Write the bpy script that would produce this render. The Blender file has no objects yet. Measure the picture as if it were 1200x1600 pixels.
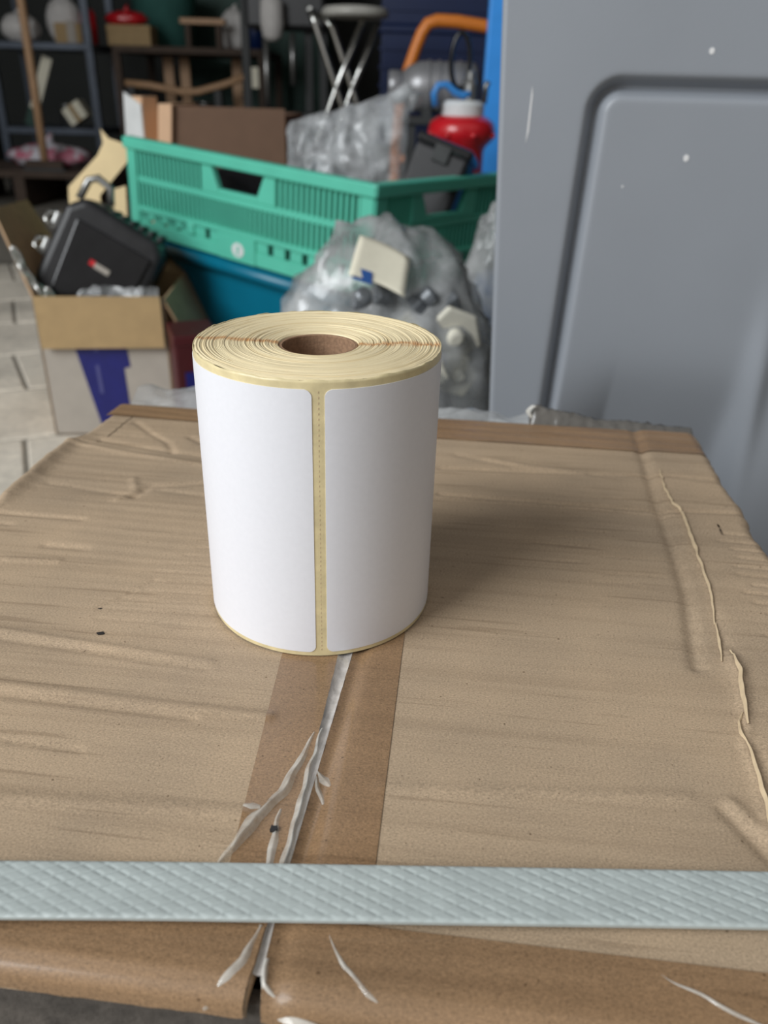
import bpy, bmesh, math, random
import numpy as np
from mathutils import Vector, Matrix, Euler, noise

random.seed(7)
S = bpy.context.scene
C = S.collection
PI = math.pi
R_ = math.radians


def lin(r, g, b):
    def f(c):
        c /= 255.0
        return c / 12.92 if c <= 0.04045 else ((c + 0.055) / 1.055) ** 2.4
    return (f(r), f(g), f(b), 1.0)


# ------------------------------------------------------------------ camera
cam_d = bpy.data.cameras.new('camera')
cam = bpy.data.objects.new('camera', cam_d)
C.objects.link(cam)
cam_d.sensor_fit = 'HORIZONTAL'
cam_d.sensor_width = 36.0
cam_d.lens = 37.49
cam_d.clip_start = 0.01
cam_d.dof.use_dof = True
cam_d.dof.focus_distance = 0.272
cam_d.dof.aperture_fstop = 16.0
right = Vector((0.999588, 0.01335453, 0.0254064))
up = Vector((-0.02870241, 0.46508372, 0.88480128))
fwd = Vector((0.0, 0.88516597, -0.46527542))
cm = Matrix((right, up, -fwd)).transposed().to_4x4()
cm.translation = Vector((0, 0, 0.6035))
cam.matrix_world = cm
S.camera = cam

# ------------------------------------------------------------------ world, daylight, exposure
S.view_settings.view_transform = 'Standard'
S.view_settings.look = 'None'
S.view_settings.gamma = 1.0
S.view_settings.use_curve_mapping = False
S.view_settings.exposure = 0.0
w = bpy.data.worlds.new('world')
S.world = w
w.use_nodes = True
bg = w.node_tree.nodes['Background']
bg.inputs[0].default_value = (1.0, 0.965, 0.93, 1)
bg.inputs[1].default_value = 0.36


def area_light(name, loc, target, sx, sy, power, col):
    d = bpy.data.lights.new(name, 'AREA')
    d.shape = 'RECTANGLE'
    d.size = sx
    d.size_y = sy
    d.energy = power
    d.color = col
    o = bpy.data.objects.new(name, d)
    o.location = loc
    o.rotation_euler = (Vector(target) - Vector(loc)).to_track_quat('-Z', 'Y').to_euler()
    C.objects.link(o)
    return o


# daylight entering by the open gate on the left of the photographer
area_light('gate_daylight', (-2.45, -1.25, 2.30), (0, 0.45, 0.42), 2.0, 2.0, 130, (0.94, 0.975, 1.0))

# ------------------------------------------------------------------ materials


def newmat(name):
    m = bpy.data.materials.new(name)
    m.use_nodes = True
    nt = m.node_tree
    b = nt.nodes['Principled BSDF']
    return m, nt, b


def node(nt, t, **kw):
    n = nt.nodes.new(t)
    for k, v in kw.items():
        if hasattr(n, k) and not k.startswith('i_'):
            setattr(n, k, v)
        else:
            n.inputs[k[2:] if k.startswith('i_') else k].default_value = v
    return n


def mathn(nt, op, a, b=None, clamp=False):
    n = nt.nodes.new('ShaderNodeMath')
    n.operation = op
    n.use_clamp = clamp
    for i, x in enumerate((a, b)):
        if x is None:
            continue
        if isinstance(x, (int, float)):
            n.inputs[i].default_value = x
        else:
            nt.links.new(x, n.inputs[i])
    return n.outputs[0]


def noise_out(nt, vec, scale, detail=3.0, rough=0.55):
    n = nt.nodes.new('ShaderNodeTexNoise')
    n.inputs['Scale'].default_value = scale
    n.inputs['Detail'].default_value = detail
    n.inputs['Roughness'].default_value = rough
    nt.links.new(vec, n.inputs['Vector'])
    return n.outputs['Fac']


def ramp(nt, fac, stops):
    n = nt.nodes.new('ShaderNodeValToRGB')
    e = n.color_ramp.elements
    while len(e) < len(stops):
        e.new(0.5)
    for i, (p, c) in enumerate(stops):
        e[i].position = p
        e[i].color = c
    nt.links.new(fac, n.inputs[0])
    return n.outputs[0]


def mixc(nt, fac, a, b, mode='MIX'):
    n = nt.nodes.new('ShaderNodeMix')
    n.data_type = 'RGBA'
    n.blend_type = mode
    for sock, x in ((n.inputs[0], fac), (n.inputs[6], a), (n.inputs[7], b)):
        if isinstance(x, (int, float)):
            sock.default_value = x
        elif isinstance(x, tuple):
            sock.default_value = x
        else:
            nt.links.new(x, sock)
    return n.outputs[2]


def scl(c, k):
    return (min(1, c[0] * k), min(1, c[1] * k), min(1, c[2] * k), 1)


def mat(name, col, rough=0.5, metal=0.0, var=0.12, scale=25, bump=0.0, bscale=None, coat=0.0, spec=0.5, col2=None):
    m, nt, b = newmat(name)
    tc = nt.nodes.new('ShaderNodeTexCoord').outputs['Object']
    f = noise_out(nt, tc, scale)
    c = ramp(nt, f, [(0.3, scl(col, 1 - var)), (0.7, scl(col, 1 + var))])
    if col2:
        c = ramp(nt, f, [(0.48, col), (0.56, col2)])
    nt.links.new(c, b.inputs['Base Color'])
    b.inputs['Roughness'].default_value = rough
    b.inputs['Metallic'].default_value = metal
    b.inputs['Specular IOR Level'].default_value = spec
    b.inputs['Coat Weight'].default_value = coat
    b.inputs['Coat Roughness'].default_value = 0.15
    if bump:
        bn = nt.nodes.new('ShaderNodeBump')
        bn.inputs['Strength'].default_value = 1.0
        bn.inputs['Distance'].default_value = bump
        nt.links.new(noise_out(nt, tc, bscale or scale * 4), bn.inputs['Height'])
        nt.links.new(bn.outputs[0], b.inputs['Normal'])
    return m


def board_mat(name, tint=1.0, col=(191, 169, 142), coat=0.0, rough=0.75, streak=0.0):
    """kraft board: speckled fibres, faint blotches, fine relief"""
    m, nt, b = newmat(name)
    base = lin(*col)
    tc = nt.nodes.new('ShaderNodeTexCoord').outputs['Object']
    mp = nt.nodes.new('ShaderNodeMapping')
    mp.inputs['Scale'].default_value = (1.0, 1.5, 1.0)
    nt.links.new(tc, mp.inputs[0])
    f1 = noise_out(nt, mp.outputs[0], 1250, 4, 0.85)
    f2 = noise_out(nt, tc, 14, 3, 0.6)
    c1 = ramp(nt, f1, [(0.30, scl(base, 0.42 * tint)), (0.45, scl(base, 0.90 * tint)), (0.56, scl(base, 1.06 * tint)), (0.72, scl(base, 1.55 * tint))])
    c2 = ramp(nt, f2, [(0.3, (0.84, 0.84, 0.85, 1)), (0.68, (1.07, 1.05, 1.03, 1))])
    c = mixc(nt, 1.0, c1, c2, 'MULTIPLY')
    f3 = noise_out(nt, tc, 640, 1, 0.4)
    dark = ramp(nt, f3, [(0.205, (0.3, 0.25, 0.2, 1)), (0.24, (1, 1, 1, 1))])
    c = mixc(nt, 0.8, c, dark, 'MULTIPLY')
    if streak:
        mp2 = nt.nodes.new('ShaderNodeMapping')
        mp2.inputs['Scale'].default_value = (6, 150, 1)
        nt.links.new(tc, mp2.inputs[0])
        f4 = noise_out(nt, mp2.outputs[0], 1.0, 3, 0.6)
        st = ramp(nt, f4, [(0.35, (0.72, 0.68, 0.64, 1)), (0.55, (1.04, 1.02, 1.0, 1))])
        c = mixc(nt, streak, c, st, 'MULTIPLY')
    if streak:      # thin dirty scuffs along the flutes
        mp3 = nt.nodes.new('ShaderNodeMapping')
        mp3.inputs['Scale'].default_value = (14, 330, 1)
        mp3.inputs['Rotation'].default_value = (0, 0, 0.03)
        nt.links.new(tc, mp3.inputs[0])
        f5 = noise_out(nt, mp3.outputs[0], 1.0, 2, 0.5)
        sc5 = ramp(nt, f5, [(0.29, (0.50, 0.46, 0.42, 1)), (0.37, (1, 1, 1, 1))])
        c = mixc(nt, 0.42, c, sc5, 'MULTIPLY')
    nt.links.new(c, b.inputs['Base Color'])
    b.inputs['Roughness'].default_value = rough
    b.inputs['Specular IOR Level'].default_value = 0.3
    b.inputs['Coat Weight'].default_value = coat
    b.inputs['Coat Roughness'].default_value = 0.18
    bn = nt.nodes.new('ShaderNodeBump')
    bn.inputs['Distance'].default_value = 0.00010 if coat == 0 else 0.00002
    nt.links.new(f1, bn.inputs['Height'])
    nt.links.new(bn.outputs[0], b.inputs['Normal'])
    return m


def film_mat(name, col, lo=0.35, hi=0.8, rough=0.18, scale=25, contrast=(0.35, 0.65), bump=0.0008):
    """crumpled clear plastic film"""
    m, nt, b = newmat(name)
    tc = nt.nodes.new('ShaderNodeTexCoord').outputs['Object']
    b.inputs['Base Color'].default_value = col
    b.inputs['Roughness'].default_value = rough
    b.inputs['Specular IOR Level'].default_value = 0.7
    f = noise_out(nt, tc, scale, 4, 0.6)
    fac = ramp(nt, f, [(contrast[0], (lo, lo, lo, 1)), (contrast[1], (hi, hi, hi, 1))])
    tr = nt.nodes.new('ShaderNodeBsdfTransparent')
    tr.inputs[0].default_value = (0.94, 0.95, 0.95, 1)
    mx = nt.nodes.new('ShaderNodeMixShader')
    nt.links.new(fac, mx.inputs[0])
    nt.links.new(tr.outputs[0], mx.inputs[1])
    nt.links.new(b.outputs[0], mx.inputs[2])
    bn = nt.nodes.new('ShaderNodeBump')
    bn.inputs['Distance'].default_value = bump
    nt.links.new(noise_out(nt, tc, scale * 2.2, 3, 0.6), bn.inputs['Height'])
    nt.links.new(bn.outputs[0], b.inputs['Normal'])
    nt.links.new(mx.outputs[0], nt.nodes['Material Output'].inputs[0])
    return m


M = {}
M['board'] = board_mat('kraft_board', streak=0.35)
M['tape'] = board_mat('brown_tape', 0.66, (188, 152, 114), coat=0.7, rough=0.5, streak=0.25)
M['edge_tape'] = board_mat('brown_edge_tape', 0.68, (184, 150, 114), coat=0.35, rough=0.5, streak=0.6)
M['raw_paper'] = mat('torn_paper', lin(210, 188, 154), 0.8, var=0.08, scale=300)
M['tape_clear'] = film_mat('wrinkled_tape', (0.95, 0.92, 0.84, 1), 0.22, 0.62, 0.06, 120, (0.3, 0.7), 0.00005)
M['tape_sunk'] = mat('sunken_tape', lin(186, 180, 174), 0.16, var=0.25, scale=160, bump=0.0004, bscale=350, coat=0.8)
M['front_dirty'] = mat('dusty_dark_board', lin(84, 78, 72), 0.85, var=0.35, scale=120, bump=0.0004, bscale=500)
M['scrap'] = film_mat('dark_film', (0.15, 0.14, 0.125, 1), 0.75, 0.97, 0.22, 60, bump=0.0003)
M['black_hole'] = mat('puncture', lin(40, 36, 34), 0.9, var=0.2, scale=500)
M['white_label'] = mat('label_paper', lin(236, 237, 243), 0.42, var=0.012, scale=500, bump=0.00001, bscale=900)
M['core'] = mat('core_board', lin(150, 118, 92), 0.85, var=0.2, scale=700, bump=0.0001, bscale=1200)
M['strap'] = mat('strap_plastic', lin(184, 193, 191), 0.38, var=0.06, scale=140)
M['grey_bin'] = mat('grey_plastic', lin(145, 150, 157), 0.42, var=0.035, scale=7, bump=0.0001, bscale=500)
M['speck'] = mat('white_speck', lin(225, 225, 225), 0.5, var=0.05)
M['blue_panel'] = mat('bright_blue_plastic', lin(62, 160, 250), 0.45, var=0.05)
M['green'] = mat('green_plastic', lin(92, 196, 170), 0.4, var=0.05, scale=12)
M['teal'] = mat('teal_plastic', lin(8, 114, 142), 0.32, var=0.06, scale=9)
M['brown_box'] = mat('brown_board', lin(112, 86, 68), 0.8, var=0.05, scale=30)
M['tan_box'] = mat('tan_board', lin(168, 141, 100), 0.75, var=0.06, scale=40)
M['tan_dark'] = mat('tan_board_inside', lin(172, 142, 110), 0.8, var=0.1, scale=40)
M['white_board'] = mat('white_faced_board', lin(170, 162, 152), 0.6, var=0.05, scale=30)
M['blue_print'] = mat('blue_print', lin(20, 24, 104), 0.5, var=0.12, scale=40)
M['pale_print'] = mat('pale_print', lin(72, 74, 130), 0.6, var=0.1)
M['cream_card'] = mat('cream_card', lin(238, 214, 166), 0.7, var=0.04, scale=20)
M['pink_card'] = mat('peach_board', lin(226, 186, 150), 0.7, var=0.04, scale=20)
M['black'] = mat('black_plastic', lin(38, 38, 40), 0.42, var=0.2, scale=40)
M['black_gloss'] = mat('black_gloss', lin(26, 26, 28), 0.2, var=0.2, scale=40)
M['rubber'] = mat('rubber', lin(52, 54, 54), 0.6, var=0.15, scale=60)
M['chrome'] = mat('chrome', lin(210, 210, 206), 0.18, metal=1.0, var=0.06)
M['steel'] = mat('steel', lin(160, 160, 158), 0.35, metal=0.9, var=0.1)
M['white_paint'] = mat('white_paint', lin(225, 228, 228), 0.4, var=0.06)
M['seat_white'] = mat('seat_vinyl', lin(190, 188, 180), 0.35, var=0.06)
M['red'] = mat('red_paint', lin(205, 30, 40), 0.28, var=0.08, coat=0.4)
M['dark_red'] = mat('dark_red_card', lin(72, 12, 20), 0.5, var=0.15)
M['blue_hose'] = mat('blue_hose', lin(60, 140, 215), 0.35, var=0.06)
M['orange'] = mat('orange_paint', lin(226, 132, 52), 0.4, var=0.06)
M['grey_paint'] = mat('grey_paint', lin(150, 150, 152), 0.35, metal=0.4, var=0.1)
M['dark_blue'] = mat('dark_blue_plastic', lin(8, 34, 80), 0.4, var=0.08)
M['shelf'] = mat('shelf_steel', lin(84, 92, 104), 0.4, metal=0.3, var=0.12)
M['dark_brown'] = mat('dark_brown_wood', lin(74, 60, 50), 0.8, var=0.2, scale=20)
M['wood'] = mat('pale_wood', lin(186, 148, 112), 0.55, var=0.1, scale=30)
M['white_cloth'] = mat('white_sack', lin(214, 210, 206), 0.7, var=0.1, scale=20)
M['pink_white'] = mat('pink_printed_sack', lin(224, 220, 226), 0.5, scale=12, col2=lin(206, 120, 140))
M['dark_green'] = mat('dark_green_paint', lin(42, 74, 64), 0.6, var=0.15, scale=5)
M['sea_green'] = mat('sea_green_plastic', lin(70, 120, 112), 0.5, var=0.12, scale=8)
M['film'] = film_mat('clear_film', (0.46, 0.47, 0.47, 1), 0.20, 0.84, 0.15, 16)
M['film2'] = film_mat('clear_film_bag', (0.74, 0.76, 0.78, 1), 0.14, 0.62, 0.12, 14)
M['film_dark'] = film_mat('smoky_film', (0.10, 0.105, 0.10, 1), 0.5, 0.92, 0.18, 20)
M['paper_tag'] = mat('paper_tag', lin(236, 230, 208), 0.6, var=0.04, scale=60)
M['tag_blue'] = mat('tag_blue', lin(40, 84, 150), 0.5, var=0.08)
M['fitting'] = mat('grey_fitting', lin(120, 124, 128), 0.35, metal=0.3, var=0.25, scale=40)
M['fitting_white'] = mat('white_fitting', lin(226, 222, 206), 0.4, var=0.08, scale=40)
M['wall'] = mat('wall_paint', lin(70, 72, 70), 0.9, var=0.15, scale=1.5)
M['ceiling'] = mat('ceiling_paint', lin(120, 120, 118), 0.9, var=0.1, scale=1.0)
M['skin_dirt'] = mat('joint_dirt', lin(120, 112, 98), 0.95, var=0.2, scale=20)


def floor_mat(name, k=1.0):
    m, nt, b = newmat(name)
    tc = nt.nodes.new('ShaderNodeTexCoord').outputs['Object']
    f = noise_out(nt, tc, 3.2, 5, 0.65)
    g = noise_out(nt, tc, 60, 3, 0.7)
    base = lin(206, 198, 184)
    c = ramp(nt, f, [(0.32, scl(base, 0.62 * k)), (0.5, scl(base, 0.9 * k)), (0.68, scl(base, 1.08 * k))])
    c2 = ramp(nt, g, [(0.3, (0.8, 0.8, 0.8, 1)), (0.7, (1.08, 1.08, 1.08, 1))])
    nt.links.new(mixc(nt, 1.0, c, c2, 'MULTIPLY'), b.inputs['Base Color'])
    b.inputs['Roughness'].default_value = 0.6
    return m


M['floor'] = floor_mat('worn_concrete', 0.55)
M['slab'] = floor_mat('pale_slab', 1.45)


def liner_side_mat():
    m, nt, b = newmat('glassine_liner')
    tc = nt.nodes.new('ShaderNodeTexCoord').outputs['Object']
    base = lin(228, 212, 166)
    f = noise_out(nt, tc, 160, 3, 0.6)
    c = ramp(nt, f, [(0.3, scl(base, 0.85)), (0.7, scl(base, 1.08))])
    nt.links.new(c, b.inputs['Base Color'])
    b.inputs['Roughness'].default_value = 0.35
    b.inputs['Subsurface Weight'].default_value = 0.0
    return m


def liner_top_mat():
    """edges of the wound paper: rings by radius, orange glue line across"""
    m, nt, b = newmat('wound_paper_edges')
    tc = nt.nodes.new('ShaderNodeTexCoord').outputs['Object']
    sx = nt.nodes.new('ShaderNodeSeparateXYZ')
    nt.links.new(tc, sx.inputs[0])
    x, y = sx.outputs[0], sx.outputs[1]
    r = mathn(nt, 'SQRT', mathn(nt, 'ADD', mathn(nt, 'MULTIPLY', x, x), mathn(nt, 'MULTIPLY', y, y)))
    wob = mathn(nt, 'MULTIPLY', mathn(nt, 'SUBTRACT', noise_out(nt, tc, 60, 2), 0.5), 0.0016)
    rr = mathn(nt, 'ADD', r, wob)
    cx = nt.nodes.new('ShaderNodeCombineXYZ')
    nt.links.new(rr, cx.inputs[0])
    f = noise_out(nt, cx.outputs[0], 1500, 2, 0.6)
    f2 = noise_out(nt, cx.outputs[0], 420, 2, 0.6)
    base = lin(244, 226, 184)
    c = ramp(nt, f, [(0.30, lin(196, 164, 110)), (0.42, base), (0.62, lin(246, 230, 190)), (0.8, lin(250, 240, 214))])
    c2 = ramp(nt, f2, [(0.30, (0.74, 0.66, 0.52, 1)), (0.46, (1, 1, 1, 1))])
    c = mixc(nt, 0.8, c, c2, 'MULTIPLY')
    ay = mathn(nt, 'ABSOLUTE', mathn(nt, 'ADD', y, mathn(nt, 'MULTIPLY', mathn(nt, 'SUBTRACT', noise_out(nt, tc, 150, 3), 0.5), 0.0075)))
    band = mathn(nt, 'SUBTRACT', 1.0, mathn(nt, 'DIVIDE', ay, 0.0030), True)
    band = mathn(nt, 'MULTIPLY', band, mathn(nt, 'MULTIPLY', noise_out(nt, cx.outputs[0], 900, 2), 1.5, True), True)
    c = mixc(nt, band, c, lin(206, 140, 76))
    nt.links.new(c, b.inputs['Base Color'])
    b.inputs['Roughness'].default_value = 0.55
    return m


M['liner'] = liner_side_mat()
M['liner_top'] = liner_top_mat()

# ------------------------------------------------------------------ mesh helpers


class MB:
    def __init__(s):
        s.v = []
        s.f = []

    def add(s, vs, fs):
        o = len(s.v)
        s.v += [tuple(v) for v in vs]
        s.f += [tuple(i + o for i in f) for f in fs]
        return s

    def box(s, x0, x1, y0, y1, z0, z1, rot=None, at=None):
        vs = [(x, y, z) for z in (z0, z1) for y in (y0, y1) for x in (x0, x1)]
        if rot is not None:
            e = Euler(rot).to_matrix()
            vs = [e @ Vector(v) for v in vs]
        if at is not None:
            vs = [Vector(v) + Vector(at) for v in vs]
        return s.add(vs, [(0, 2, 3, 1), (4, 5, 7, 6), (0, 1, 5, 4), (2, 6, 7, 3), (0, 4, 6, 2), (1, 3, 7, 5)])

    def prism(s, poly, fn0, fn1):
        """poly of 2-D points; fn0 and fn1 give the two 3-D sides"""
        n = len(poly)
        vs = [fn0(*p) for p in poly] + [fn1(*p) for p in poly]
        fs = [tuple(range(n - 1, -1, -1)), tuple(range(n, 2 * n))]
        fs += [(i, (i + 1) % n, n + (i + 1) % n, n + i) for i in range(n)]
        return s.add(vs, fs)

    def tube(s, pts, r, n=10, closed=False):
        P = [Vector(p) for p in pts]
        m = len(P)
        rr = r if isinstance(r, (list, tuple)) else [r] * m
        up0 = None
        vs = []
        for i in range(m):
            if closed:
                t = P[(i + 1) % m] - P[i - 1]
            else:
                t = P[min(i + 1, m - 1)] - P[max(i - 1, 0)]
            t.normalize()
            if up0 is None:
                a = Vector((0, 0, 1)) if abs(t.z) < 0.9 else Vector((1, 0, 0))
                up0 = a
            b1 = up0 - t * up0.dot(t)
            b1.normalize()
            up0 = b1
            b2 = t.cross(b1)
            for k in range(n):
                a = 2 * PI * k / n
                vs.append(P[i] + (b1 * math.cos(a) + b2 * math.sin(a)) * rr[i])
        fs = []
        for i in range(m if closed else m - 1):
            j = (i + 1) % m
            for k in range(n):
                l = (k + 1) % n
                fs.append((i * n + k, i * n + l, j * n + l, j * n + k))
        if not closed:
            fs.append(tuple(range(n - 1, -1, -1)))
            fs.append(tuple((m - 1) * n + k for k in range(n)))
        return s.add(vs, fs)

    def lathe(s, prof, n=32, mtx=None):
        vs = []
        for (r, z) in prof:
            for k in range(n):
                a = 2 * PI * k / n
                vs.append(Vector((r * math.cos(a), r * math.sin(a), z)))
        if mtx is not None:
            vs = [mtx @ v for v in vs]
        fs = []
        for i in range(len(prof) - 1):
            for k in range(n):
                l = (k + 1) % n
                fs.append((i * n + k, i * n + l, (i + 1) * n + l, (i + 1) * n + k))
        fs.append(tuple(range(n - 1, -1, -1)))
        fs.append(tuple((len(prof) - 1) * n + k for k in range(n)))
        return s.add(vs, fs)

    def grid(s, P):
        """P: list of rows of points"""
        nr, nc = len(P), len(P[0])
        vs = [p for row in P for p in row]
        fs = [(i * nc + j, i * nc + j + 1, (i + 1) * nc + j + 1, (i + 1) * nc + j) for i in range(nr - 1) for j in range(nc - 1)]
        return s.add(vs, fs)

    def shift(s, dz):
        s.v = [(p[0], p[1], p[2] + dz) for p in s.v]
        return s

    def build(s, name, m, parent=None, smooth=False, bevel=0.0, solid=0.0, seg=2):
        me = bpy.data.meshes.new(name)
        me.from_pydata([tuple(v) for v in s.v], [], s.f)
        bm = bmesh.new()
        bm.from_mesh(me)
        bmesh.ops.recalc_face_normals(bm, faces=bm.faces)
        bm.to_mesh(me)
        bm.free()
        me.materials.append(M[m])
        if smooth:
            for p in me.polygons:
                p.use_smooth = True
        o = bpy.data.objects.new(name, me)
        C.objects.link(o)
        if parent is not None:
            o.parent = parent
        if solid:
            md = o.modifiers.new('thickness', 'SOLIDIFY')
            md.thickness = solid
            md.offset = -1
        if bevel:
            md = o.modifiers.new('bevel', 'BEVEL')
            md.width = bevel
            md.segments = seg
            md.limit_method = 'ANGLE'
            md.angle_limit = R_(35)
            md.harden_normals = False
        return o


def box(name, m, parent, dims, at=(0, 0, 0), rot=None, bevel=0.002):
    sx, sy, sz = dims
    return MB().box(-sx / 2, sx / 2, -sy / 2, sy / 2, 0, sz, rot, at).build(name, m, parent, bevel=bevel)


def tag(o, label, cat, group=None, kind=None):
    o['label'] = label
    o['category'] = cat
    if group:
        o['group'] = group
    if kind:
        o['kind'] = kind
    return o


def thing(name, label, cat, loc=(0, 0, 0), rot=(0, 0, 0), group=None):
    o = bpy.data.objects.new(name, None)
    o.empty_display_size = 0.05
    C.objects.link(o)
    o.location = loc
    o.rotation_euler = rot
    return tag(o, label, cat, group)


def struct(o):
    o['kind'] = 'structure'
    return o


def nz(x, y, z=0.0):
    return noise.noise(Vector((x, y, z)))


# ------------------------------------------------------------------ setting
fl = struct(MB().box(-3.3, 4.2, -3.2, 7.5, -0.15, -0.004).build('floor', 'floor'))
# pale paving slabs in the near left part of the floor
th = R_(24)
cu, su = math.cos(th), math.sin(th)
slab_n = 0
for i in range(-5, 7):
    for j in range(-6, 9):
        jx = 0.03 * nz(i * 1.7, j * 2.3, 4)
        jy = 0.03 * nz(i * 1.3, j * 1.9, 9)
        a, bb = 0.36, 0.30
        cx0, cy0 = i * a + 0.12 * (j % 2), j * bb
        q = []
        for dx, dy in ((0, 0), (1, 0), (1, 1), (0, 1)):
            px = cx0 + dx * a + 0.035 * nz((i + dx) * 3.1, (j + dy) * 2.7, 1)
            py = cy0 + dy * bb + 0.035 * nz((i + dx) * 2.1, (j + dy) * 3.7, 7)
            g = 0.004
            px += g * (1 - 2 * dx)
            py += g * (1 - 2 * dy)
            q.append((-0.80 + px * cu - py * su, 1.36 + px * su + py * cu))
        if not all(-2.1 < p[0] < -0.05 and 0.55 < p[1] < 3.4 for p in q):
            continue
        zt_ = 0.0 - 0.0015 * abs(nz(i * 5.5, j * 4.4, 3))
        m_ = MB().prism(q, lambda x, y: (x, y, -0.02), lambda x, y, z=zt_: (x, y, z))
        m_.build('slab', 'slab', fl, bevel=0.004)
struct(MB().box(-3.3, 4.2, 7.4, 7.5, -0.15, 3.4).build('wall_back', 'wall'))
struct(MB().box(4.1, 4.2, -3.2, 7.5, -0.15, 3.4).build('wall_right', 'wall'))
wl = MB()
wl.box(-3.4, -3.3, 1.4, 7.5, -0.15, 3.4)
struct(wl.build('wall_left', 'wall'))
struct(MB().box(-3.4, 4.2, 0.6, 7.5, 3.4, 3.5).build('ceiling', 'ceiling'))

# ------------------------------------------------------------------ the big carton
YAW = -0.0959
ZC = 0.42
WU, LV = 0.187, 0.3835
V0 = 0.005
carton = thing('cardboard_carton', 'large kraft carton with taped seam, standing under the white label roll', 'carton',
               (-0.02974, 0.10526, 0.0), (0, 0, YAW))


def seg_dist(U, V, a, b):
    ax, ay = a
    bx, by = b
    dx, dy = bx - ax, by - ay
    L2 = dx * dx + dy * dy
    t = np.clip(((U - ax) * dx + (V - ay) * dy) / L2, 0, 1)
    ex, ey = U - ax - t * dx, V - ay - t * dy
    d = np.sqrt(ex * ex + ey * ey)
    side = np.sign(dx * (V - ay) - dy * (U - ax))
    return d, side


def line_dist(U, V, pts):
    best = np.full(U.shape, 9.0)
    sd = np.zeros(U.shape)
    for a, b in zip(pts[:-1], pts[1:]):
        d, s_ = seg_dist(U, V, a, b)
        k = d < best
        best = np.where(k, d, best)
        sd = np.where(k, s_, sd)
    return best, sd


def mm(*p):
    return [(a / 1000.0, b / 1000.0) for a, b in p]


# dents, folds and flute ghosts pressed in the top: (line, half width, height)
CREASE = [
    (mm((-184, 304), (-144, 294), (-93, 285), (-40, 281)), 0.0035, 0.0016),
    (mm((-170, 311), (-120, 300), (-60, 292)), 0.004, -0.0018),
    (mm((-169, 250), (-120, 243)), 0.0028, -0.0012),
    (mm((-120, 243), (-116, 255), (-90, 263)), 0.0035, -0.0022),
    (mm((-128, 262), (-121, 248), (-127, 238)), 0.003, 0.0016),
    (mm((-112, 252), (-88, 249)), 0.0025, -0.0010),
    (mm((-160, 345), (-142, 326), (-128, 314), (-120, 300)), 0.003, -0.0016),
    (mm((-118, 326), (-108, 318)), 0.004, -0.0022),
    (mm((-104, 322), (-94, 318)), 0.003, 0.0018),
    (mm((33, 270), (150, 268), (186, 271)), 0.0022, -0.0014),
    (mm((33, 266), (150, 264.5)), 0.0022, 0.0007),
    (mm((32, 302), (155, 311), (186, 309)), 0.0030, -0.0010),
    (mm((60, 318), (82, 312), (110, 308)), 0.004, 0.0010),
    (mm((40, 322), (70, 313)), 0.004, -0.0008),
    (mm((149, 381), (147, 333), (143.5, 276), (142, 230), (140, 192), (136, 165), (133, 143)), 0.0042, -0.0019),
    (mm((147, 152), (147, 136), (144, 122), (142, 111), (139, 103), (139, 91), (137, 74), (134, 40)), 0.0028, 0.0012),
    (mm((125, 75), (133, 60), (142, 46)), 0.0032, -0.0012),
    (mm((128, 78), (137, 64)), 0.0032, 0.0010),
    (mm((-187, 134), (-126, 127.5), (-43, 120)), 0.0026, 0.0010),
    (mm((-187, 129), (-126, 123), (-43, 116)), 0.0020, -0.0006),
    (mm((-187, 102), (-110, 98.5), (-15.5, 95.3)), 0.0030, 0.0012),
    (mm((-187, 97.5), (-110, 94.0), (-40, 91.5)), 0.0022, -0.0010),
    (mm((-187, 77), (-100, 74), (-70, 73)), 0.0022, -0.0008),
    (mm((-110, 56), (-84, 52), (-13, 55.6)), 0.004, 0.0008),
    (mm((-187, 216), (-135, 216)), 0.0022, -0.0012),
    (mm((-187, 207), (-165, 206)), 0.002, -0.0009),
    (mm((-140, 190), (-122, 190)), 0.003, -0.001),
    (mm((-150, 176), (-128, 178)), 0.003, 0.0009),
    (mm((-96, 147), (-89, 158), (-82, 170)), 0.0016, -0.0008),
    (mm((25, 70), (82, 75.5), (115, 79)), 0.0035, 0.0005),
]
rs = random.Random(3)
for k in range(9):      # short flute ghosts left of the roll
    v0 = 140 + k * 7.3
    u0 = -92 - rs.random() * 8 + k * 3.0
    CREASE.append((mm((u0, v0), (-45 + rs.random() * 5, v0 + 1.5)), 0.0011, -0.00055))
for k in range(14):     # short flute dashes along the right edge
    v0 = 150 + k * 7.4 + rs.random() * 1.5
    CREASE.append((mm((164 + rs.random() * 6, v0), (180 + rs.random() * 7, v0 - 1)), 0.0013, -0.0009))
for k in range(12):
    v0 = 196 + k * 7.5
    u0 = 70 + rs.random() * 45
    CREASE.append((mm((u0, v0), (u0 + 12 + rs.random() * 25, v0 + 0.5)), 0.0012, -0.0004))

ui_n = 160


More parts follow.
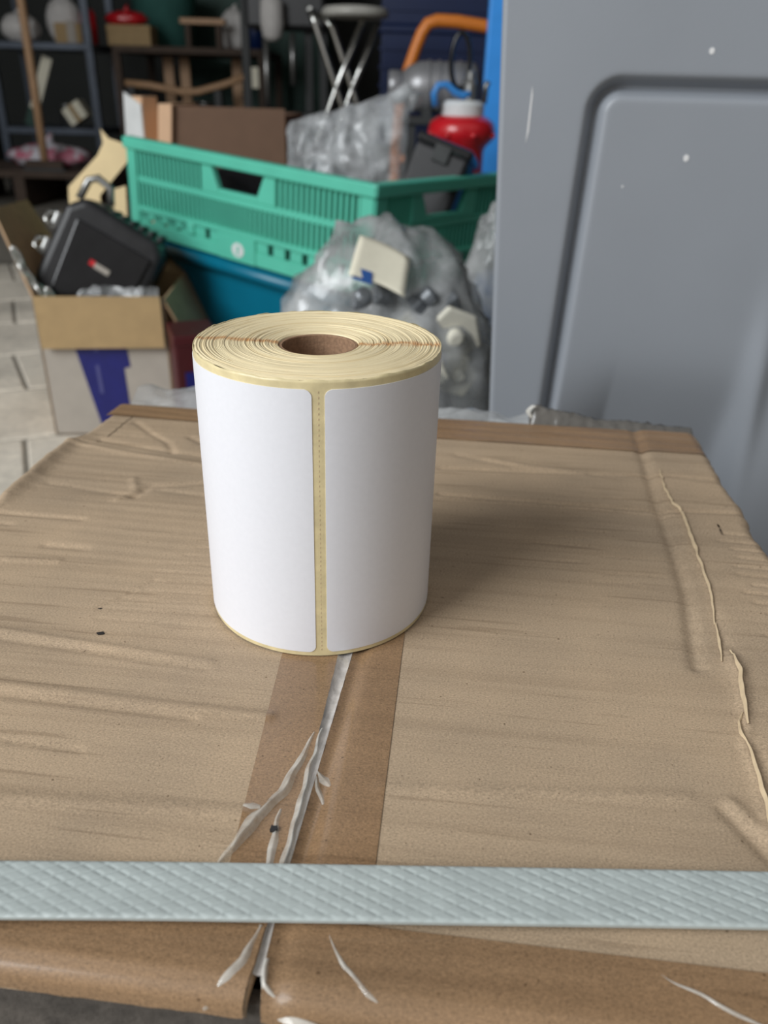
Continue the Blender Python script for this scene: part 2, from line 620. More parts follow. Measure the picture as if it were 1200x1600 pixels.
def top_z(U, V):
    Z = np.zeros(U.shape)
    for ci, (pts, wd, am) in enumerate(CREASE):
        d, _ = line_dist(U, V, pts)
        Z += (0.45 if ci < 9 else 0.75) * am * np.exp(-(d / (0.68 * wd)) ** 2)
    # flutes showing through
    ml = 1 / (1 + np.exp((U + 0.03) / 0.012))
    Z += 0.00009 * ml * np.sin(2 * PI * (V + 0.04 * U) / 0.0075) * (0.6 + 0.4 * np.sin(U * 47 + V * 31))
    # lip turned up along the left edge
    Z += 0.0035 * np.exp(-((U + 0.183) / 0.006) ** 2) * np.exp(-((V - 0.268) / 0.045) ** 4)
    # the crushed back left corner sinks
    lnv = 0.304 - (U + 0.184) * 0.21
    back = np.clip(V - lnv, 0, 1)
    fade = 1 / (1 + np.exp((U + 0.06) / 0.02))
    Z -= back * 0.05 * fade
    # strip outside the right fold lies a touch higher
    dd, sd = line_dist(U, V, mm((158, 400), (155, 333), (151, 276), (151, 230), (150, 193), (145, 167), (142, 143), (146, 140), (142, 111), (139, 91), (134, 40), (130, -20)))
    rgt = 1 / (1 + np.exp(-(U - 0.149 + np.where(V < 0.15, 0.006, 0)) / 0.0015))
    Z += rgt * 0.0009 * np.clip((V - 0.05) / 0.05, 0, 1)
    # the right flap sits lower along the seam
    Z -= 0.0012 * np.exp(-((U - gap_c(V) - gap_w(V) - 0.003) / 0.0028) ** 2) * (U > gap_c(V)) * (V < 0.15)
    # outer edges roll over
    for e, r in ((WU - np.abs(U), 0.007), (LV - V, 0.008), (V - V0, 0.005)):
        k = np.clip(e, 0, r)
        Z -= np.where(e < r, r - np.sqrt(np.maximum(r * r - (r - k) ** 2, 0)), 0)
    return Z


def gap_c(V):
    return np.interp(V, [0, 0.04, 0.083, 0.131, 0.4], [0.0022, 0.0026, 0.0036, 0.0044, 0.0040])


def gap_w(V):
    return np.interp(V, [0, 0.012, 0.03, 0.045, 0.083, 0.131, 0.4], [0.0024, 0.0010, 0.0006, 0.0008, 0.0014, 0.0024, 0.0024])


def flap(side):
    nv = 330
    vs = np.concatenate([np.linspace(V0, 0.014, 14)[:-1], np.linspace(0.014, LV - 0.010, nv), np.linspace(LV - 0.010, LV, 12)[1:]])
    tu = np.concatenate([np.linspace(0, 0.95, 150)[:-1], np.linspace(0.95, 1.0, 20)])
    rows = []
    wob = np.array([0.0024 * nz(v * 34, side * 3.0, 2) + 0.0010 * nz(v * 130, side * 5.0, 8) - (0.004 if side < 0 and v > 0.305 else 0) * min(1, (v - 0.305) / 0.006) for v in vs])
    V = np.repeat(vs[:, None], len(tu), 1)
    inner = gap_c(V) + side * gap_w(V)
    outer = side * (WU + 0 * V)
    T = np.repeat(tu[None, :], len(vs), 0)
    U = inner + (outer - inner) * T
    Z = ZC + top_z(U, V)
    Uo = U + wob[:, None] * (T > 0.9) * side
    out_v = V.copy()
    wv = np.array([0.0010 * nz(u * 45, 7.0, side) for u in U[0]])
    out_v += wv[None, :] * np.clip((0.02 - V) / 0.015, 0, 1)
    P = [[(Uo[i, j], out_v[i, j], Z[i, j]) for j in range(len(tu))] for i in range(len(vs))]
    # turned-down border: inner (board thickness), outer and ends
    P = [[(r[0][0], r[0][1], r[0][2] - 0.0045)] + r + [(r[-1][0] + side * 0.0002, r[-1][1], r[-1][2] - 0.030)] for r in P]
    first = [(p[0], p[1] - 0.0001, p[2] - (0.004 if True else 0)) for p in P[0]]
    last = [(p[0], p[1] + 0.0002, p[2] - 0.030) for p in P[-1]]
    P = [first] + P + [last]
    return MB().grid(P).build('top_flap', 'board', carton, smooth=True)


f1 = flap(-1)
f2 = flap(1)
# side walls of the carton
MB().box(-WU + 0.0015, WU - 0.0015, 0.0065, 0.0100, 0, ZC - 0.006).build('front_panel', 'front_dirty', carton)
MB().box(-WU, WU, LV - 0.004, LV, 0, ZC - 0.010).build('back_panel', 'board', carton)
MB().box(-WU, -WU + 0.004, 0.004, LV - 0.004, 0, ZC - 0.010).build('side_panel', 'board', carton)
MB().box(WU - 0.004, WU, 0.004, LV - 0.004, 0, ZC - 0.010).build('side_panel', 'board', carton)
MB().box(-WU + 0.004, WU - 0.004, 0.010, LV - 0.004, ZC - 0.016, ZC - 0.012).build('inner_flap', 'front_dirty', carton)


def strip(ua, ub, va, vb, nu, nv, off, rough=0.0):
    """a strip of tape lying on the top between ua(v) and ub(v)"""
    vs = np.linspace(va, vb, nv)
    V = np.repeat(vs[:, None], nu, 1)
    T = np.repeat(np.linspace(0, 1, nu)[None, :], nv, 0)
    A, B = ua(V), ub(V)
    U = A + (B - A) * T
    Z = ZC + top_z(U, V) + off
    if rough:
        Z += rough * np.sin(V * 1700 + 3 * np.sin(U * 60)) * np.sin(U * 37 + V * 300)
    return [[(U[i, j], V[i, j], Z[i, j]) for j in range(nu)] for i in range(nv)]


def tl(V):
    return np.interp(V, [0, 0.0355, 0.127, 0.4], [-0.0118, -0.0123, -0.0184, -0.0186])


def tr(V):
    return np.interp(V, [0, 0.04, 0.135, 0.4], [0.0263, 0.0262, 0.0250, 0.0250])


mb = MB()
mb.grid(strip(tl, lambda V: gap_c(V) - gap_w(V), V0 + 0.0015, LV - 0.002, 24, 300, 0.00025))
mb.grid(strip(lambda V: gap_c(V) + gap_w(V), tr, V0 + 0.0015, LV - 0.002, 26, 300, 0.00025))
tp = mb.build('sealing_tape', 'tape', carton, smooth=True)
tp['label'] = 'brown parcel tape along the seam'
# tape across the gap, sunk between the flaps
vs = np.linspace(0.010, LV - 0.01, 240)
rows = []
for v in vs:
    c, wd = float(gap_c(v)), float(gap_w(v))
    z0 = ZC + float(top_z(np.array([c - wd]), np.array([v]))[0]) + 0.0003
    z1 = ZC + float(top_z(np.array([c + wd]), np.array([v]))[0]) + 0.0003
    row = []
    for k in range(9):
        t = k / 8
        dip = -0.0009 * math.sin(PI * t) ** 0.7 * min(1, wd / 0.0012) + 0.0003 * nz(v * 220, t * 3, 5)
        row.append((c - wd * 1.05 + 2.1 * wd * t, v, z0 + (z1 - z0) * t + dip))
    rows.append(row)
MB().grid(rows).build('sunken_tape', 'tape_sunk', carton, smooth=True)


def tent(name, pts, wid, hgt, m='tape_clear', lean=0.0, seed=1):
    """raised wrinkle: a ridge along a line, with its own width and height"""
    P = [Vector((a, b, 0)) for a, b in pts]
    L = [0]
    for a, b in zip(P[:-1], P[1:]):
        L.append(L[-1] + (b - a).length)
    n = max(12, int(L[-1] / 0.0012))
    rows = []
    for i in range(n + 1):
        t = i / n
        s_ = t * L[-1]
        k = max(j for j in range(len(P) - 1) if L[j] <= s_ + 1e-9)
        d = (P[k + 1] - P[k]).normalized()
        p = P[k] + d * (s_ - L[k])
        nn = Vector((-d.y, d.x, 0))
        p = p + nn * 0.0007 * nz(s_ * 140, seed, 1)
        wq = float(np.interp(t, np.linspace(0, 1, len(wid)), wid)) * (0.75 if m == 'raw_paper' else 1.0) * (0.9 + 0.45 * nz(s_ * 110, seed, 3))
        hq = float(np.interp(t, np.linspace(0, 1, len(hgt)), hgt)) * (0.8 if m == 'raw_paper' else 1.0) * (0.9 + 0.4 * nz(s_ * 120, seed, 5))
        row = []
        for x, h in ((-1, -0.0), (-0.5, 0.55), (-0.12, 0.96), (0.12, 1.0), (0.55, 0.4), (1, -0.0)):
            pt = p + nn * (wq * x + lean * h * wq)
            z = float(top_z(np.array([pt.x]), np.array([pt.y]))[0])
            row.append((pt.x, pt.y, ZC + z + 0.0003 + hq * h))
        rows.append(row)
    return MB().grid(rows).build(name, m, carton, smooth=True)


tent('tape_wrinkle', mm((0.7, 90), (-1.5, 76), (-4.1, 64), (-9.2, 53.9), (-15.8, 36.2)), [0.0003, 0.0012, 0.0018, 0.0022, 0.0018, 0.0006], [0.0003, 0.0010, 0.0022, 0.0028, 0.0024, 0.0008], lean=0.3)
tent('tape_wrinkle', mm((3.0, 92), (2.2, 75), (2.4, 60), (1.9, 38), (1.5, 30)), [0.0005, 0.0010, 0.0014, 0.0014, 0.0008], [0.0004, 0.0010, 0.0018, 0.0018, 0.0010], lean=0.2, seed=4)
tent('tape_wrinkle', mm((-3.0, 58), (-2.8, 50), (-1.8, 36)), [0.0004, 0.0012, 0.0010], [0.0003, 0.0010, 0.0006], seed=6)
tent('tape_wrinkle', mm((4.8, 74), (9.5, 69)), [0.0003, 0.0014, 0.0003], [0.0002, 0.0007, 0.0002], seed=8)
tent('tape_wrinkle', mm((4.8, 72), (8.5, 62)), [0.0003, 0.0012, 0.0003], [0.0002, 0.0007, 0.0002], seed=9)
tent('tape_wrinkle', mm((-14, 58), (-9, 58)), [0.0006, 0.0014, 0.0006], [0.0003, 0.0006, 0.0003], seed=10)
# crisp curled paper along the torn right fold
tent('torn_paper_edge', mm((153, 318), (151, 300), (151, 276), (154, 269), (152, 230), (150, 192.6), (146, 170)), [0.0004, 0.0007, 0.0008, 0.0010, 0.0007, 0.0007, 0.0004], [0.0006, 0.0014, 0.0016, 0.002, 0.0016, 0.0014, 0.0006], 'raw_paper', 0.3, 12)
tent('torn_paper_edge', mm((146.5, 171), (145, 160), (142.7, 146)), [0.0004, 0.0007, 0.0003], [0.0008, 0.0014, 0.0005], 'raw_paper', 0.3, 13)
tent('torn_paper_edge', mm((147, 153), (147.3, 140), (145.2, 131), (143.5, 121), (142.2, 112)), [0.0003, 0.0009, 0.0012, 0.0010, 0.0004], [0.0005, 0.0016, 0.0018, 0.0016, 0.0006], 'raw_paper', 0.3, 14)
tent('torn_paper_edge', mm((142, 118), (139.6, 114), (139.4, 108), (139.4, 103)), [0.0003, 0.0009, 0.0010, 0.0004], [0.0006, 0.0015, 0.0016, 0.0006], 'raw_paper', -0.3, 15)
tent('torn_paper_edge', mm((139.3, 104), (139.3, 93), (138, 83), (137.2, 72), (135, 60)), [0.0004, 0.0009, 0.0009, 0.0010, 0.0004], [0.0006, 0.0014, 0.0016, 0.0016, 0.0006], 'raw_paper', 0.3, 16)
# tape along the back and front edges
et = MB()
et.grid(strip(lambda V: -0.1828 + 0 * V, lambda V: gap_c(V) - 0.003 + 0 * V, 0.3530, LV - 0.0002, 120, 60, 0.0006, 0.00022))
et.grid(strip(lambda V: gap_c(V) + 0.003, lambda V: 0.1868 + 0 * V, 0.3440, LV - 0.0002, 120, 70, 0.0006, 0.00022))
et.build('edge_tape', 'edge_tape', carton, smooth=True)
et = MB()
for ua_, ub_, vb_ in ((lambda V: -0.1868 + 0 * V, lambda V: gap_c(V) - gap_w(V) - 0.0003, 0.0215), (lambda V: gap_c(V) + gap_w(V) + 0.0003, lambda V: 0.1868 + 0 * V, 0.0250)):
    g_ = strip(ua_, ub_, V0 + 0.0001, vb_, 120, 40, 0.0005)
    down = [(p[0], p[1] - 0.0016, p[2] - 0.0036 + 0.0008 * nz(p[0] * 150, 2, 2)) for p in g_[0]]
    et.grid([down] + [[(p[0], p[1] - 0.0014 * max(0, 1 - i_ / 6), p[2]) for p in r_] for i_, r_ in enumerate(g_)])
et.build('edge_tape', 'edge_tape', carton, smooth=True)
tent('tape_wrinkle', mm((0.2, 22), (-1.8, 13), (-6, 6), (-9, 3)), [0.0005, 0.0016, 0.0014, 0.0004], [0.0003, 0.0012, 0.001, 0.0004], seed=21)
tent('tape_wrinkle', mm((17, 22), (22, 14), (31, 7), (35, 5)), [0.0003, 0.0010, 0.0012, 0.0004], [0.0002, 0.0006, 0.0007, 0.0003], seed=22)
tent('tape_wrinkle', mm((3.8, 14), (4.4, 8), (10, 4), (18, 2.5)), [0.0008, 0.0012, 0.0014, 0.0006], [0.0005, 0.001, 0.001, 0.0004], seed=23)
tent('tape_wrinkle', mm((96, 22), (108, 16), (122, 10)), [0.0003, 0.0012, 0.0004], [0.0002, 0.0008, 0.0003], seed=24)
# small dark chip stuck under the tape and two punctures in the board
chip = [(-0.0010, -0.0008), (0.0004, -0.0011), (0.0012, -0.0002), (0.0008, 0.0009), (-0.0002, 0.0006), (-0.0008, 0.0011)]
MB().prism(chip, lambda x, y: (x - 0.0033, y + 0.0506, ZC + 0.0002), lambda x, y: (x - 0.0033, y + 0.0506, ZC + 0.0012)).build('dark_chip', 'black_gloss', carton)
for (hu, hv, hr) in ((-0.0962, 0.1469, 0.0012), (-0.0885, 0.1310, 0.0019)):
    pl = [(hr * (0.7 + 0.8 * nz(a * 3.0, hu * 100)) * math.cos(a) * 1.1, hr * (0.45 + 0.5 * nz(a * 2.3, hv * 90)) * math.sin(a)) for a in [2 * PI * k / 10 for k in range(10)]]
    z = ZC + float(top_z(np.array([hu]), np.array([hv]))[0])
    MB().prism(pl, lambda x, y: (x + hu, y + hv, z - 0.001), lambda x, y: (x + hu, y + hv, z + 0.0003)).build('puncture', 'black_hole', carton)
# torn dark tape end standing up on the back edge
rows = []
n = 60
for i in range(n + 1):
    t = i / n
    u = 0.084 + 0.102 * t
    h = float(np.interp(t, [0, 0.03, 0.12, 0.30, 0.42, 0.6, 0.8, 1], [0.002, 0.0105, 0.0085, 0.0060, 0.0030, 0.0035, 0.0020, 0.0010]))
    row = []
    for k in range(7):
        s_ = k / 6
        row.append((u + 0.0010 * nz(t * 30, s_ * 5, 2), LV - 0.004 + 0.010 * s_ + 0.0022 * nz(t * 24, s_ * 6, 1), ZC - 0.0050 + (h + 0.004) * math.sin(PI * 0.5 * s_) + 0.0012 * nz(t * 40, s_ * 8, 6)))
    rows.append(row)
MB().grid(rows).build('torn_tape_end', 'scrap', carton, smooth=True, solid=0.0004)
rows = []
for i in range(15):
    t = i / 14
    row = []
    for k in range(4):
        s_ = k / 3
        row.append((0.0835 + 0.003 * s_ + 0.0020 * math.sin(t * 7), LV + 0.0015 - 0.001 * s_, ZC - 0.003 + 0.0135 * t))
    rows.append(row)
MB().grid(rows).build('curled_tape_tip', 'tape_clear', carton, smooth=True, solid=0.0003)
# thin clear film left hanging behind the back edge
rows = []
for i in range(70):
    t = i / 69
    u = -0.182 + 0.275 * t
    row = []
    for k in range(12):
        s_ = k / 11
        hh = 0.010 + 0.005 * nz(t * 9, 3, 3)
        row.append((u, LV + 0.001 + 0.030 * s_ + 0.004 * nz(t * 14, s_ * 3, 2), ZC - 0.012 + hh * math.sin(PI * 0.62 * s_) * (1.0 if t < 0.55 else 0.55) + 0.004 * nz(t * 20, s_ * 5, 4)))
    rows.append(row)
MB().grid(rows).build('film_remnant', 'film', carton, smooth=True)

# ------------------------------------------------------------------ strapping band across the carton
strap = thing('packing_strap', 'pale grey embossed strapping band stretched across the front of the large carton', 'strap',
              (-0.02974, 0.10526, ZC), (0, 0, YAW))
sa = Vector((-0.067, 0.0210, 0))
sb = Vector((0.128, 0.0434, 0))
sd_ = (sb - sa).normalized()
sn_ = Vector((-sd_.y, sd_.x, 0))


def tri(x):
    x = x - math.floor(x)
    return 1 - abs(2 * x - 1)


rows = []
half = 0.0081
t0 = (-0.1885 - sa.x) / sd_.x
t1 = (0.1885 - sa.x) / sd_.x
ns, nt_ = 1000, 44
for i in range(ns + 1):
    s_ = t0 + (t1 - t0) * i / ns
    row = []
    sag = 0.0012 * math.sin(PI * i / ns)
    for k in range(nt_ + 1):
        y = -half + 2 * half * k / nt_
        e = min(1, (half - abs(y)) / 0.0006)
        a = s_ / 0.0064 + y / 0.0034
        b_ = s_ / 0.0064 - y / 0.0034
        h = min(1.0, 2.6 * min(tri(a), tri(b_))) * 0.00036 * (0.75 + 0.5 * nz(s_ * 60, y * 150, 2))
        p = sa + sd_ * s_ + sn_ * (y + 0.0004 * nz(s_ * 12, 0, 3))
        row.append((p.x, p.y, 0.0030 + sag + (h + 0.0003) * e))
    rows.append(row)
mb = MB().grid(rows)
low = [[(p[0], p[1], p[2] - 0.0009) for p in (r[0], r[-1])] for r in rows[::10]]
mb.grid([[r[0], l[0]] for r, l in zip(rows[::10], low)])
mb.grid([[r[-1], l[1]] for r, l in zip(rows[::10], low)])
mb.grid([[l[0], l[1]] for l in low])
mb.build('band', 'strap', strap, smooth=True)
for s_, sg in ((t0, -1), (t1, 1)):
    p = sa + sd_ * s_
    q0, q1 = p - sn_ * half, p + sn_ * half
    xo = sg * 0.0016
    rows = [[(q0.x, q0.y, 0.0035), (q1.x, q1.y, 0.0035)], [(q0.x + xo, q0.y, -0.002), (q1.x + xo, q1.y, -0.002)], [(q0.x + xo, q0.y, -0.40), (q1.x + xo, q1.y, -0.40)]]
    MB().grid(rows).build('band_side', 'strap', strap, solid=0.0008)

# ------------------------------------------------------------------ the label roll
RX, RY, RR, RH = -0.02483, 0.27722, 0.04345, 0.1045
roll = thing('label_roll', 'roll of white adhesive labels on cream backing paper, standing upright on the carton', 'label roll', (RX, RY, ZC + 0.0006))
nr, na = 190, 220
r0, r1 = 0.0142, RR - 0.0002
rows = []
hs = [0.0] * 400
rs = random.Random(11)
lay = [rs.uniform(-1, 1) for _ in range(140)]
for i in range(nr + 1):
    r = r0 + (r1 - r0) * i / nr
    row = []
    for k in range(na + 1):
        a = 2 * PI * (k % na) / na
        # wound turns: each turn has its own height, joined as a spiral
        n_turn = (r - r0) / 0.00052 + (k % na) / na
        j = int(n_turn)
        fr = n_turn - j
        h0 = lay[j] * 0.00020 + 0.00012 * nz(math.cos(a) * 2.2 + j, math.sin(a) * 2.2, j * 0.37)
        groove = 0.00035 * max(0, 1 - min(fr, 1 - fr) / 0.22) * (1.0 if lay[(j * 7) % 140] > -0.2 else 0.3)
        dish = -0.0009 * max(0, 1 - (r - r0) / 0.010)
        edge = 0.00035 * nz(math.cos(a) * 5, math.sin(a) * 5, 3) * max(0, (r - 0.036) / 0.0075)
        # out-of-round turns
        ro = r + 0.00045 * nz(math.cos(a) * 1.3, math.sin(a) * 1.3, r * 90) * math.sin(PI * i / nr)
        row.append((ro * math.cos(a), ro * math.sin(a), RH + h0 - groove + dish + edge))
    rows.append(row)
rows = [[(p[0], p[1], 0.0) for p in rows[0]]] + rows
MB().grid(rows).build('wound_paper', 'liner_top', roll, smooth=True)
# outermost turn of the backing paper
rows = []
na = 260
zs = [0.0, 0.0006] + [0.0006 + (RH - 0.0016) * j / 14 for j in range(1, 15)] + [RH, RH - 0.0001]
for j, z in enumerate(zs):
    row = []
    for k in range(na + 1):
        a = 2 * PI * (k % na) / na
        wob = 0.00050 * nz(math.cos(a) * 6, math.sin(a) * 6, 1) + 0.00028 * nz(math.cos(a) * 17, math.sin(a) * 17, 4)
        rr = RR + 0.00010 * nz(math.cos(a) * 3, math.sin(a) * 3, z * 20)
        if j == len(zs) - 1:
            rr -= 0.0004
        if j == len(zs) - 2:
            rr -= 0.0001
        top = wob + 0.0001 if z > RH - 0.001 else 0
        row.append((rr * math.cos(a), rr * math.sin(a), z + top))
    rows.append(row)
MB().grid(rows).build('backing_paper', 'liner', roll, smooth=True)


def roll_label(a0, a1, name='label'):
    """label wrapped round the roll between two azimuths (degrees from the front, positive to the right)"""
    L = (a1 - a0) * PI / 180 * RR
    z0, z1 = 0.0017, 0.1016
    rc = 0.0026
    n = 150
    rows_t, rows_b = [], []
    P = []
    for i in range(n + 1):
        if i <= 12:
            s_ = rc * (1 - math.cos(PI / 2 * i / 12))
        elif i >= n - 12:
            s_ = L - rc * (1 - math.cos(PI / 2 * (n - i) / 12))
        else:
            s_ = rc + (L - 2 * rc) * (i - 12) / (n - 24)
        d = min(s_, L - s_)
        cut = rc - math.sqrt(max(rc * rc - (rc - d) ** 2, 0)) if d < rc else 0
        ang = R_(a0) + s_ / RR
        for_r = RR + 0.00022 + 0.00006 * nz(ang * 3, 2, 1)
        row = []
        for j in range(25):
            z = (z0 + cut) + (z1 - z0 - 2 * cut) * j / 24
            row.append((for_r * math.sin(ang), -for_r * math.cos(ang), z))
        P.append(row)
    mb_ = MB().grid(P)
    loop_ = [r_[0] for r_ in P] + [r_[-1] for r_ in reversed(P)]

    def inn(p):
        k_ = (RR - 0.0001) / math.hypot(p[0], p[1])
        return (p[0] * k_, p[1] * k_, p[2])
    loop_.append(loop_[0])
    mb_.grid([[p, inn(p)] for p in loop_])
    return mb_.build(name, 'white_label', roll, smooth=True)


roll_label(7.35, 160)
roll_label(-195, 2.05)
# perforation across the gap: a row of tiny nicks
mb = MB()
for k in range(56):
    z = 0.0025 + k * 0.00178
    a = R_(4.7)
    rr = RR + 0.00006
    mb.box(-0.00014, 0.00014, -0.00005, 0.00005, 0, 0.0007, (0, 0, a), (rr * math.sin(a), -rr * math.cos(a), z))
pf = mb.build('perforation', 'raw_paper', roll)
pf['kind'] = 'stuff'
MB().lathe([(0.0127, 0.0004), (0.0140, 0.0), (0.0140, RH - 0.0016), (0.0138, RH - 0.0013), (0.0129, RH - 0.0013), (0.0127, RH - 0.0016), (0.0127, 0.0005)], 64).build('core_tube', 'core', roll, smooth=False)

# ------------------------------------------------------------------ grey plastic bin behind the carton
gb = thing('plastic_bin', 'tall smooth grey plastic bin with a moulded groove, behind the large carton', 'bin', (0.0725, 0.66, 0.0), (0, 0, R_(-8)))
GX0, GX1, GH = 0.0, 0.56, 0.95


def rr_dist(x, z, x0, x1, z0, z1, rad):
    """signed distance to a rounded rectangle"""
    cx, cz = (x0 + x1) / 2, (z0 + z1) / 2
    qx = abs(x - cx) - (x1 - x0) / 2 + rad
    qz = abs(z - cz) - (z1 - z0) / 2 + rad
    return math.hypot(max(qx, 0), max(qz, 0)) + min(max(qx, qz), 0) - rad


rows = []
zl_ = np.concatenate([np.linspace(0, 0.30, 40)[:-1], np.linspace(0.30, 0.59, 110)[:-1], np.linspace(0.59, 0.63, 50)[:-1], np.linspace(0.63, GH, 40)])
tl_ = np.concatenate([np.linspace(0, 0.010, 10)[:-1], np.linspace(0.010, 0.09, 24)[:-1], np.linspace(0.09, 0.175, 90)[:-1], np.linspace(0.175, 0.6, 110)[:-1], np.linspace(0.6, 1.0, 80)])
for z in [float(q_) for q_ in zl_]:
    xl = GX0 + 0.055 * (0.66 - z)
    xr = GX1 - 0.055 * (0.66 - z)
    row = []
    for t in [float(q_) for q_ in tl_]:
        x = xl + (xr - xl) * t
        e = min(x - xl, xr - x)
        y = 0.0
        if e < 0.004:
            y += 0.004 - math.sqrt(max(0.004 ** 2 - (0.004 - e) ** 2, 0))
        d = rr_dist(x - 0.030 * (z - 0.5), z, 0.070, 0.49, 0.05, 0.611, 0.017)
        y += 0.0130 * math.exp(-(d / 0.0044) ** 2)
        # stiffening rib low on the recessed panel
        rw = 0.010
        xr_ = 0.226 + 0.03 * (0.48 - z)
        y -= 0.009 * math.exp(-((x - xr_) / rw) ** 2) / (1 + math.exp((z - 0.44) / 0.02))
        # inward slope added at the panel foot so that it shades darker
        if d < 0:
            y += 0.40 * 0.012 * math.log(1 + math.exp((0.405 - z) / 0.012)) * min(1, -d / 0.05) / (1 + math.exp((x - xr_) / 0.006))
        row.append((x, y, z))
    rows.append(row)
MB().grid(rows).build('front_face', 'grey_bin', gb, smooth=True)
sh = MB()
D = 0.32
b0, b1 = GX0 + 0.055 * 0.66, GX1 - 0.055 * 0.66
t0_, t1_ = GX0 + 0.055 * (0.66 - GH), GX1 - 0.055 * (0.66 - GH)
sh.add([(b0, 0.004, 0), (b1, 0.004, 0), (b1 - 0.02, D - 0.04, 0), (b0 + 0.02, D - 0.04, 0), (t0_, 0.004, GH), (t1_, 0.004, GH), (t1_, D, GH), (t0_, D, GH)],
       [(0, 3, 2, 1), (1, 2, 6, 5), (2, 3, 7, 6), (3, 0, 4, 7)])
sh.build('bin_shell', 'grey_bin', gb)
rim = MB()
rim.tube([(t0_ + 0.01, 0.01, GH), (t1_, 0.01, GH), (t1_, D, GH), (t0_ + 0.01, D, GH)], 0.012, 8, True)
rim.build('rim', 'grey_bin', gb, smooth=True)
for (x, z, r) in ((0.146, 0.634, 0.0018), (0.142, 0.566, 0.0020), (0.100, 0.545, 0.0007)):
    pl = [(r * (1 + 0.25 * nz(k, x * 50)) * math.cos(2 * PI * k / 10), r * 1.2 * math.sin(2 * PI * k / 10)) for k in range(10)]
    MB().prism(pl, lambda a, b: (a + x, 0.0005, b + z), lambda a, b: (a + x, -0.0003, b + z)).build('paint_speck', 'speck', gb)
MB().prism([(-0.0007, -0.018), (0.0008, -0.010), (0.0010, 0.014), (0.0001, 0.020)], lambda a, b: (a + 0.026, 0.0005, b + 0.59), lambda a, b: (a + 0.026, -0.0002, b + 0.59)).build('scuff_mark', 'speck', gb)

# ------------------------------------------------------------------ green crate on the teal tub
A_ = Vector((-0.027, 1.35, 0.475))
B_ = Vector((-0.537, 1.75, 0.513))
ay = (B_ - A_).normalized()
ax = Vector((0.215, 0.33, 0.0))
ax = (ax - ay * ax.dot(ay)).normalized()
az = ax.cross(ay).normalized()
CL, CW, CH = 0.645, 0.395, 0.182
rotm = Matrix((ax, ay, az)).transposed().to_4x4()
crate = thing('folding_crate', 'green slatted plastic folding crate resting on the teal tub', 'crate')
rotm.translation = A_ - az * CH
crate.matrix_world = rotm
_e = rotm.to_euler()
crate.location = rotm.translation
crate.rotation_euler = _e


def crate_wall(L, fmap, parts, handle=True):
    fr, sl = MB(), MB()

    def bx(mb_, s0, s1, z0, z1, d0, d1):
        vs_ = [fmap(s_, d, z) for z in (z0, z1) for d in (d0, d1) for s_ in (s0, s1)]
        mb_.add(vs_, [(0, 2, 3, 1), (4, 5, 7, 6), (0, 1, 5, 4), (2, 6, 7, 3), (0, 4, 6, 2), (1, 3, 7, 5)])

    def pr(mb_, poly, d0, d1):
        mb_.prism(poly, lambda a, b: fmap(a, d0, b), lambda a, b: fmap(a, d1, b))
    mid = L / 2
    bx(fr, 0, 0.028, 0, 0.160, -0.003, 0.014)
    bx(fr, L - 0.028, L, 0, 0.160, -0.003, 0.014)
    bx(fr, 0.028, L - 0.028, 0.100, 0.112, 0, 0.009)
    bx(fr, 0.028, L - 0.028, 0.046, 0.056, -0.004, 0.011)
    bx(fr, 0.028, L - 0.028, 0.0, 0.026, -0.001, 0.009)
    # handle surround
    pr(fr, [(mid - 0.098, 0.112), (mid - 0.052, 0.112), (mid - 0.052, 0.122), (mid - 0.070, 0.160), (mid - 0.098, 0.160)], -0.001, 0.012)
    pr(fr, [(mid + 0.098, 0.112), (mid + 0.098, 0.160), (mid + 0.070, 0.160), (mid + 0.052, 0.122), (mid + 0.052, 0.112)], -0.001, 0.012)
    bx(fr, mid - 0.052, mid + 0.052, 0.112, 0.122, -0.001, 0.012)
    # row of small windows near the base
    s_ = 0.028
    while s_ < L - 0.03:
        e = min(s_ + 0.030, L - 0.028)
        bx(fr, s_, e, 0.026, 0.046, 0, 0.008)
        s_ += 0.043
    bx(fr, mid - 0.05, mid + 0.05, 0.0, 0.046, -0.004, 0.009)
    p = 0.0128
    n_ = int((L - 0.056) / p)
    for k in range(n_):
        c_ = 0.028 + (k + 0.5) * p
        bx(sl, c_ - 0.0029, c_ + 0.0029, 0.056, 0.100, 0.001, 0.009)
        if abs(c_ - mid) > 0.096:
            bx(sl, c_ - 0.0029, c_ + 0.0029, 0.112, 0.160, 0.001, 0.009)
    o = fr.build('wall_frame', 'green', crate, bevel=0.0015, seg=1)
    s2 = sl.build('slats', 'green', o)
    s2['kind'] = 'stuff'
    r = MB()
    bx(r, -0.006, L + 0.006, 0.160, 0.182, -0.008, 0.016)
    r.build('rim', 'green', o, bevel=0.004)
    return o


wl_ = crate_wall(CL, lambda s_, d, z: (d, s_, z), None)
crate_wall(CW, lambda s_, d, z: (s_, d, z), None)
crate_wall(CL, lambda s_, d, z: (CW - 0.020 - z, s_, 0.012 + d), None)
crate_wall(CW, lambda s_, d, z: (s_, CL - 0.020 - z, 0.034 + d), None)
MB().box(0.012, CW - 0.012, 0.012, CL - 0.012, 0.0, 0.006).build('crate_floor', 'green', crate)
el = [(0.016 * math.cos(2 * PI * k / 16), 0.013 * math.sin(2 * PI * k / 16)) for k in range(16)]
MB().prism(el, lambda a, b: (-0.004, CL / 2 + a - 0.005, 0.022 + b), lambda a, b: (-0.0052, CL / 2 + a - 0.005, 0.022 + b)).build('emblem', 'white_paint', wl_)
MB().prism([(-0.002, -0.009), (0.002, -0.009), (0.002, 0.009), (-0.004, 0.006)], lambda a, b: (-0.005, CL / 2 + a - 0.005, 0.022 + b), lambda a, b: (-0.0060, CL / 2 + a - 0.005, 0.022 + b)).build('emblem_figure', 'green', wl_)

